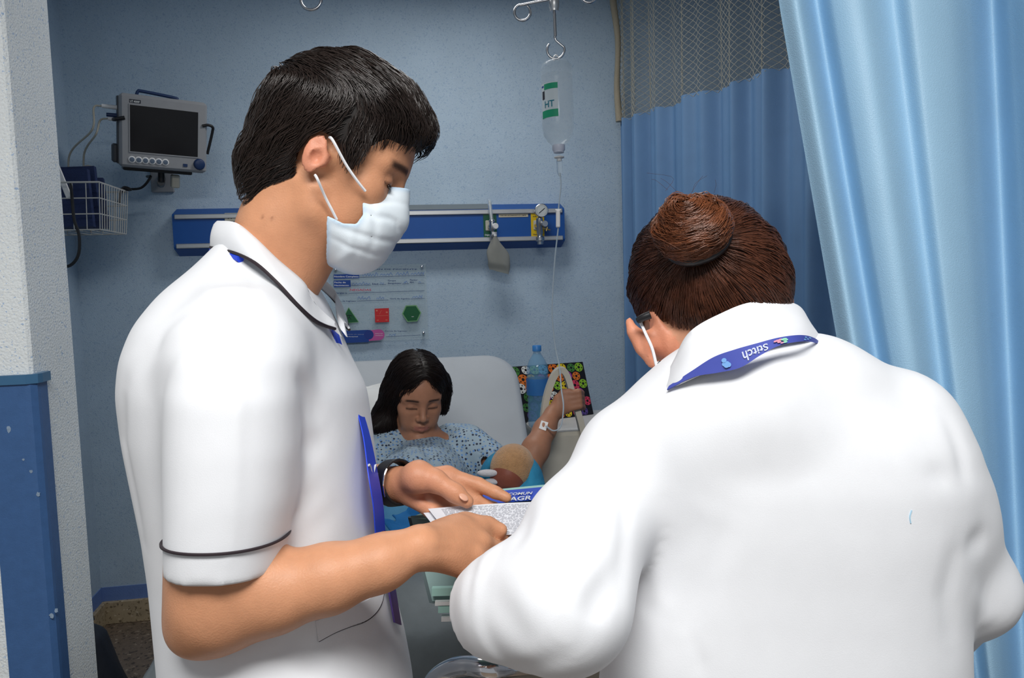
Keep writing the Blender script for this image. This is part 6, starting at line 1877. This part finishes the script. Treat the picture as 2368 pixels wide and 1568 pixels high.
# hair, parted in the middle, long on her right side
hc_ = Solid().u(Ell((-.012, 0, .048), (.106, .086, .096), HP), 0)
hc_.u(Cap(HP.pt((-.005, -.070, .02)), HP.pt((-.02, -.078, -.07)), .030, .038), .03)
hc_.u(Cap(HP.pt((-.02, -.078, -.07)), C(888, 982, 2.19), .038, .030), .03)
hc_.u(Cap(C(888, 982, 2.19), C(866, 988, 2.16), .026, .012), .02)
hc_.u(Cap(HP.pt((.00, .072, .04)), HP.pt((.012, .080, -.028)), .028, .018), .03)
hc_.u(Ell((-.05, 0, .0), (.06, .075, .09), HP), .03)
hc_.u(Ell((.045, 0, .095), (.050, .062, .040), HP), .03)
face_cut = Solid().u(Ell((.115, .002, -.025), (.075, .066, .100), HP), 0).u(Ell((.12, .0, .060), (.066, .026, .044), HP), .02)
Hp = Solid().u(hc_, 0).s_(face_cut, .010)
Hp.fold([HP.pt((.095, 0, .115)), HP.pt((.05, 0, .145)), HP.pt((-.04, 0, .150))], .004, .004)
Vh3, Qh3 = nets(Hp, HP.t - np.array([.20, .20, .17]), HP.t + .17, .0034, relax=2)
hairp = cobj('hair', Vh3, Qh3, M_hairb, pat)
r_ = np.random.default_rng(19)
rts = Vh3[r_.integers(0, len(Vh3), 7000)]
def flow_p(P, i):
    L = HP.loc(P)
    f = np.stack([-.35 + 0 * L[:, 0], np.sign(L[:, 1]) * (.2 + 1.2 * sstep(L[:, 2], .03, .12)), -1 + 0 * L[:, 0]], 1)
    return f @ HP.R.T
Vs, Qs = strands(Hp, rts, flow_p, .06, 7, lift=.0018, width=.0008, seed=8, wob=.16, clump=.003, cfr=HP)
badp = (face_cut.d(Vs).reshape(-1, 24) < -.003).any(1)
tag(cobj('hair_strands', Vs, Qs[~badp[Qs[:, 0] // 24]], mat('hair_strand_dark', srgb(36, 27, 25), .45, var=.3, scale=40, spec=.3), hairp), kind='stuff')
# gown with dots
def dotted(name, basec, c1, c2):
    m = mat(name, basec, .8, var=.05, scale=10)
    nt = m.node_tree; b = nt.nodes['Principled BSDF']; src = b.inputs['Base Color'].links[0].from_socket
    tc = nd(nt, 'ShaderNodeTexCoord'); out = src
    for sc_, ccol, off in ((92, c1, 0.0), (92, c2, .37)):
        mpn = nd(nt, 'ShaderNodeMapping'); mpn.inputs['Location'].default_value = (off, off * .7, off * 1.3)
        nt.links.new(tc.outputs['Object'], mpn.inputs[0])
        vo = nd(nt, 'ShaderNodeTexVoronoi'); vo.inputs['Scale'].default_value = sc_; vo.inputs['Randomness'].default_value = .55
        nt.links.new(mpn.outputs[0], vo.inputs['Vector'])
        r2 = nd(nt, 'ShaderNodeMath', operation='LESS_THAN'); r2.inputs[1].default_value = .31
        nt.links.new(vo.outputs['Distance'], r2.inputs[0])
        m2 = nd(nt, 'ShaderNodeMix', data_type='RGBA'); nt.links.new(r2.outputs[0], m2.inputs[0]); nt.links.new(out, m2.inputs[6]); m2.inputs[7].default_value = (*ccol, 1)
        out = m2.outputs[2]
    nt.links.new(out, b.inputs['Base Color'])
    return m
M_gown = dotted('gown_dots', srgb(160, 180, 194), srgb(48, 56, 78), srgb(110, 150, 200))
Gn = Solid()
Gn.u(Ell(C(985, 1092, 2.21), (.165, .090, .100)), 0)
Gn.u(Cap(C(985, 1118, 2.15), C(955, 1165, 1.95), .125, .13), .05)
Gn.u(Cap(C(895, 1050, 2.24), C(1085, 1048, 2.24), .062, .062), .04)
for s_, xx in ((-1, -.02), (1, .17)):
    Gn.u(Cap(C(955, 1165, 1.95), w2c(np.array([xx, 1.78, .74])), .08, .05), .04); Gn.u(Cap(w2c(np.array([xx, 1.78, .74])), w2c(np.array([xx + .01, 1.55, .71])), .05, .03), .02)
Gn.u(Cap(C(1085, 1038, 2.205), C(1132, 1068, 2.175), .064, .058), .03)
Gn.u(Cap(C(900, 1032, 2.21), C(862, 1085, 2.13), .064, .062), .03)
Gn.u(Cap(C(1042, 1012, 2.255), C(1078, 1016, 2.255), .042, .042), .03)
Gn.s_(Cap(C(1128, 1065, 2.178), C(1175, 1095, 2.15), .046, .060), .002)
Gn.s_(HalfCut(Plane(C(1150, 1072, 2.17), np.array([.8, -.45, -.2])), C(1185, 1090, 2.15), .075), .002)
Gn.s_(Cap(HP.pt((-.02, 0, -.02)), C(980, 1020, 2.20), .060, .030), .008)
for a, b, c_, am in (((1020, 1000), (1060, 1040), (1100, 1100), .008), ((1085, 1000), (1110, 1040), (1120, 1090), .007), ((900, 1010), (930, 1050), (945, 1100), .007), ((960, 1020), (1000, 1065), (1050, 1110), .008), ((870, 1020), (885, 1060), (880, 1110), .007), ((1000, 1060), (990, 1090), (1000, 1120), .006)):
    Gn.fold([on_solid(Gn, *q, z0=1.6, z1=2.6) for q in (a, b, c_)], am, .014)
Vg, Qg = nets(Gn, (-.62, -.80, 1.44), (.06, -.16, 2.36), .0050, relax=2)
cobj('gown', Vg, Qg, M_gown, pat)
# dressing on the wrist and earring
tp = [on_solid(Bp_, a, b, 1.9, 2.5) + np.array([0, 0, -.001]) for a, b in ((1252, 972), (1268, 977), (1262, 996), (1246, 990))]
obj('wrist_tape', MB().prism(c2w(np.array(tp)), R3 @ np.array([0, 0, -.0015])), M_white, pat)
# ================================================================ BABY
bb0 = C(1178, 1112, 1.95)
bab = thing('person', c2w(C(1170, 1150, 1.93)), 'small swaddled person in tan cap and blue blanket lying in the crook of an arm', 'baby')
fb_ = unit(np.array([-.35, -.35, -.87]))
HB = Frame(bb0, rot_axes(fb_, (.25, 1, 0)), .56)
Bb = Solid(); add_head(Bb, HB)
Bb.u(Cap(HB.pt((-.02, 0, -.05)), C(1190, 1160, 1.96), .024, .035), .02)
Bb.u(Cap(C(1190, 1160, 1.96), C(1240, 1200, 1.92), .055, .05), .02)
Bb.chain([C(1240, 1200, 1.92), C(1275, 1225, 1.88)], [.04, .03], .02)
Vb_, Qb_ = nets(Bb, bb0 - np.array([.08, .16, .14]), bb0 + np.array([.18, .09, .09]), .0025)
cobj('body', Vb_, Qb_, M_skin, bab, skin_colors(Vb_, srgb(150, 84, 66), .05, 4))
cap_ = Solid().u(Ell((-.02, 0, .060), (.110, .098, .105), HB), 0)
cap_.s_(Ell((.12, 0, -.06), (.10, .095, .115), HB), .012)
Vk, Qk = nets(cap_, HB.t - .11, HB.t + .11, .0025)
M_fleece = mat('tan_fleece', srgb(206, 156, 108), .95, var=.2, scale=90, bump=.8, bscale=350, sheen=.4)
cobj('cap', Vk, Qk, M_fleece, bab)
wr_ = Solid().u(Ell((-.03, 0, -.02), (.125, .150, .150), HB), 0)
wr_.s_(Ell((.09, 0, .02), (.125, .115, .160), HB), .015)
wr_.u(Cap(C(1190, 1165, 1.95), C(1290, 1240, 1.88), .075, .055), .03)
wr_.u(Cap(C(1235, 1228, 1.96), C(1290, 1250, 1.94), .088, .078), .03)
Vz, Qz = nets(wr_, bb0 - np.array([.15, .28, .2]), bb0 + np.array([.26, .12, .14]), .0035)
cobj('blanket', Vz, Qz, mat('baby_blanket', srgb(60, 160, 205), .9, var=.3, scale=14, bump=.4, bscale=120), bab)
for a, b, rr in ((1128, 1094, .015), (1136, 1114, .013)):
    e_ = C(a, b, 1.90)
    so = Solid().u(Ell(e_, (rr * 1.8, rr * .6, rr)), 0)
    V1, Q1 = nets(so, e_ - .05, e_ + .05, .003)
    cobj('white_trim', V1, Q1, mat('white_fleece', srgb(225, 222, 226), .9, bump=.5, bscale=200), bab)
# ================================================================ QUILTS AND CLOTHS, laid over what is under them
def legs_h(x_, y_):
    z_ = .715 + .012 * math.sin(11 * x_ + 5 * y_) * math.sin(7 * y_ - 4 * x_)
    for cx, hh in ((-.06, .10), (.14, .12)):
        k = math.exp(-((x_ - cx - .05 * (2.0 - y_)) / .085) ** 2)
        prof_ = hh * (sstep(y_, 1.46, 1.56) * (1 - .35 * sstep(y_, 1.56, 1.75)) + .25 * sstep(y_, 1.75, 2.0))
        z_ += k * prof_
    e = max(abs(x_ - .015) - .40, 0)
    z_ -= e * e * 60 * .16
    ey = max(1.47 - y_, 0); z_ -= ey * ey * 90
    # quilting seams
    q_ = abs(math.sin((x_ + y_) * math.pi / .11)) ** .35 * abs(math.sin((x_ - y_) * math.pi / .11)) ** .35
    return z_ + .012 * q_

DN = np.array([0, 0, -1.0])
def lying(X, Y, sols, z0=1.25, zmin=.60):
    """height of the first surface met from above at each (x, y)"""
    P = np.column_stack([X.ravel(), Y.ravel(), np.full(X.size, z0)])
    live = np.ones(len(P), bool)
    for _ in range(70):
        if not live.any(): break
        Q = w2c(P[live]); d = np.min([s_.d(Q) for s_ in sols], axis=0)
        P[np.where(live)[0], 2] -= np.clip(d * .8, .0004, .05)
        idx = np.where(live)[0]
        live[idx[(d < .0008) | (P[idx, 2] < zmin)]] = False
    return np.where(P[:, 2] < zmin, 0, P[:, 2]).reshape(X.shape)
def soften(Z, raw, n):
    for _ in range(n):
        p = np.pad(Z, 1, mode='edge')
        Z = np.maximum((p[:-2, 1:-1] + p[2:, 1:-1] + p[1:-1, :-2] + p[1:-1, 2:]) / 4, raw)
    return Z
def widen(Z, n):
    for _ in range(n):
        p = np.pad(Z, 1, mode='edge')
        Z = np.max([p[i:i + Z.shape[0], j:j + Z.shape[1]] for i in range(3) for j in range(3)], axis=0)
    return Z
BODY_SOLS = [Gn, Bp_]
def spread(x0, x1, y0, y1, nx, ny, off, seams=True):
    X, Y = np.meshgrid(np.linspace(x0, x1, nx), np.linspace(y0, y1, ny), indexing='ij')
    base = np.array([[legs_h(a, b) for b in Y[0]] for a in X[:, 0]])
    raw = np.maximum(base, widen(lying(X, Y, BODY_SOLS), 2) + .010)
    return X, Y, soften(raw, raw, 12) + off
def sheet(X, Y, Z, th): return MB().grid(np.stack([X, Y, Z], -1), th)
X1, Y1, Z1 = spread(-.465, .50, 1.60, 1.765, 110, 30, .010)
tag(obj('pale_quilt', sheet(X1, Y1, Z1, .010), M_quilt, smooth=True, angle=180), 'pale grey quilted blanket spread over the legs of the person in bed', 'blanket')
X2, Y2, Z2 = spread(-.47, .505, 1.427, 1.66, 110, 42, .032)
tag(obj('grey_quilt', sheet(X2, Y2, Z2, .010), M_quiltd, smooth=True, angle=180), 'dark grey quilt bunched across the foot of the bed', 'blanket')
M_sky = mat('sheet_sky', srgb(110, 180, 222), 0.8, var=.15, scale=30, bump=.3, bscale=60)
M_sea = mat('sheet_blue', srgb(30, 120, 190), 0.8, var=.15, scale=30, bump=.3, bscale=60)
def at_grid(X, Y, Z, x, y):
    fx_ = np.clip((x - X[0, 0]) / (X[-1, 0] - X[0, 0]) * (X.shape[0] - 1), 0, X.shape[0] - 1.001); fy_ = np.clip((y - Y[0, 0]) / (Y[0, -1] - Y[0, 0]) * (X.shape[1] - 1), 0, X.shape[1] - 1.001)
    i = fx_.astype(int); j = fy_.astype(int); a = fx_ - i; b = fy_ - j
    return Z[i, j] * (1 - a) * (1 - b) + Z[i + 1, j] * a * (1 - b) + Z[i, j + 1] * (1 - a) * b + Z[i + 1, j + 1] * a * b
def cloth(x0, x1, y0, y1, n, m, seed, under, amp):
    r_ = np.random.default_rng(seed); ph = r_.uniform(0, 6.28, 8)
    U, V = np.meshgrid(np.linspace(0, 1, n), np.linspace(0, 1, m), indexing='ij')
    X = x0 + (x1 - x0) * U + .014 * np.sin(7 * V + ph[0]) * (2 * U - 1) ; Y = y0 + (y1 - y0) * V + .012 * np.sin(8 * U + ph[1]) * (2 * V - 1)
    raw = np.maximum(lying(X, Y, BODY_SOLS) + .012, .70)
    for (a, b, c, lim) in under:
        ins = (X >= a[0, 0] - .012) & (X <= a[-1, 0] + .012) & (Y >= b[0, 0] - .012) & (Y <= b[0, -1] + .012)
        raw = np.where(ins, np.maximum(raw, at_grid(a, b, widen(c, 1), X, Y) + lim), raw)
    Z = soften(raw, raw, 10)
    f = np.abs(np.sin(30 * X + 22 * Y + ph[2] + 2 * np.sin(25 * Y))) * .6 + np.abs(np.sin(48 * Y - 17 * X + ph[3])) * .4
    return X, Y, Z + .004 + amp * f
XP, YP, ZP = cloth(-.17, .08, 1.70, 1.815, 60, 36, 3, [(X1, Y1, Z1, .014)], .024)
tag(obj('pale_blue_cloth', sheet(XP, YP, ZP, .004), M_sky, smooth=True, angle=180), 'crumpled pale blue cloth lying on the pale quilt beside the bright blue cloth', 'cloth')
gx, gy = np.meshgrid(np.linspace(-.17, .08, 60), np.linspace(1.70, 1.815, 36), indexing='ij')
XB, YB, ZB = cloth(-.01, .15, 1.68, 1.77, 46, 32, 5, [(X1, Y1, Z1, .014), (gx, gy, soften(ZP, ZP, 6), .016)], .018)
tag(obj('bright_blue_cloth', sheet(XB, YB, ZB, .004), M_sea, smooth=True, angle=180), 'crumpled bright blue cloth bunched on the pale quilt', 'cloth')
# ================================================================ PAPERS AND FLIP CHART in the young man's hands
M_mint = mat('mint_board', srgb(168, 214, 204), .5, var=.04)
M_teal = mat('grey_teal_board', srgb(126, 152, 150), .6, var=.06)
fc_tl, fc_bl = C(950, 1197, 1.075), C(1000, 1394, .985)
fc_tr, fc_br = C(1330, 1165, 1.10), C(1345, 1385, 1.01)
bk_l, bk_r = C(1083, 1138, 1.215), C(1400, 1107, 1.24)
fc = thing('flip_chart', c2w((fc_bl + fc_br) / 2), 'grey-green flip chart with mint edges and blue printed cover under the papers', 'flip chart')
def quadplate(name, P, th, m, parent):
    P = np.array(P); n = unit(np.cross(P[1] - P[0], P[3] - P[0]))
    return obj(name, MB().prism(c2w(P), R3 @ (n * th)), m, parent)
def qd(P, u_, v_): return P[0] * (1 - u_) * (1 - v_) + P[1] * u_ * (1 - v_) + P[2] * u_ * v_ + P[3] * (1 - u_) * v_
front = [fc_tl, fc_tr, fc_br, fc_bl]
cover = [bk_l, bk_r, fc_tr, fc_tl]
quadplate('front_board', front, .004, M_teal, fc)
quadplate('cover_board', cover, -.004, M_mint, fc)
sh = np.array([0, .0, -.0025])
up_ = np.array([0, .0016, -.0016])
quadplate('blue_cover', [qd(cover, u, v) + np.array([0, .0052, -.0004]) for u, v in ((.02, .30), (.99, .30), (.99, .85), (.02, .85))], .0006, mat('cover_blue', srgb(40, 76, 196), .45), fc)
m_ = MB()
cn_ = unit(np.cross(cover[1] - cover[0], cover[3] - cover[0])); cp0 = cover[0] + np.array([0, .0066, -.0008])
def on_cover(txt, px, py, wpx, hpx):
    V_, F_ = text_mesh(txt, 1.0); wd_ = V_[:, 0].max()
    out = []
    for x, y in V_[:, :2]:
        d = C(px + wpx * x / wd_ + 4 * y, py - .06 * wpx * x / wd_ - hpx * y / .7, 1.0)
        out.append(d * ((cp0 @ cn_) / (d @ cn_)))
    m_.add(c2w(np.array(out)), F_)
on_cover('COMUN', 1173, 1146, 56, 6.0); on_cover('AGR', 1178, 1158, 50, 9.0); on_cover('A', 1105, 1156, 9, 7)
tag(obj('print', m_, M_inkw, fc), kind='stuff')
for k, (m2, th) in enumerate(((M_mint, .012), (M_inkw, .006), (M_mint, .010), (M_inkw, .007))):
    o_ = [.0, .0145, .022, .034][k]
    a, b = fc_bl + np.array([.004 * k, -.002 - o_ + .018, -.004]), fc_br + np.array([0, -.002 - o_ + .018, -.004])
    c = (a + b) / 2; d_ = unit(b - a)
    obj('bottom_strip', MB().box(c2w(c), (np.linalg.norm(b - a), .010, th * .8), np.array([R3 @ d_, FW, UP])), m2, fc)
e0, e1 = fc_tl, fc_bl
obj('side_binding', MB().prism(c2w(np.array([e0 + np.array([-.004, 0, .0]), e0 + np.array([.003, 0, -.004]), e1 + np.array([.003, 0, -.004]), e1 + np.array([-.004, 0, 0])])), R3 @ np.array([0, 0, .008])), mat('binding_dark', srgb(84, 98, 100), .6), fc)
a_ = [fc_tl + np.array([.002, 0, -.003]), fc_tl + np.array([.022, -.0, -.003]), fc_tl + np.array([.022, -.008, -.003]), fc_tl + np.array([.002, -.008, -.003])]
quadplate('mint_corner', a_, .002, M_mint, fc)
# leaflet
M_paper = mat('paper', srgb(214, 216, 222), .7, var=.03)
lf = [C(990, 1177, .985), C(1262, 1160, 1.0), C(1276, 1234, .940), C(1040, 1240, .930)]
le = thing('leaflet', c2w((lf[2] + lf[3]) / 2), 'white folded leaflet of fine grey print held between two hands', 'leaflet')
nl_ = unit(np.cross(lf[1] - lf[0], lf[3] - lf[0])); nl_ = nl_ if nl_[2] < 0 else -nl_
def lpt(u_, v_, o): return qd(lf, u_, v_) + nl_ * (o + .0015 * math.sin(math.pi * u_) * (1 - v_) )
for k in range(2):
    G = np.array([[lpt(u_, v_, -.0026 * k) + (np.array([-.006, -.003, .0]) * k) for v_ in np.linspace(0, 1, 6)] for u_ in np.linspace(0, 1, 14)])
    obj('sheet', MB().grid(c2w(G), .0006), M_paper, le, smooth=True)
m_ = MB(); r_ = np.random.default_rng(2)
for row in range(30):
    v0 = .06 + .031 * row
    u_ = .10
    while u_ < .95:
        w = r_.uniform(.012, .05)
        if r_.random() < .9:
            P_ = [lpt(u_, v0, .0008), lpt(u_ + w, v0, .0008), lpt(u_ + w, v0 + .014, .0008), lpt(u_, v0 + .014, .0008)]
            m_.add(c2w(np.array(P_)), [(0, 1, 2, 3)])
        u_ += w + .010
tag(obj('fine_print', m_, mat('print_grey', srgb(186, 188, 195), .7), le), kind='stuff')
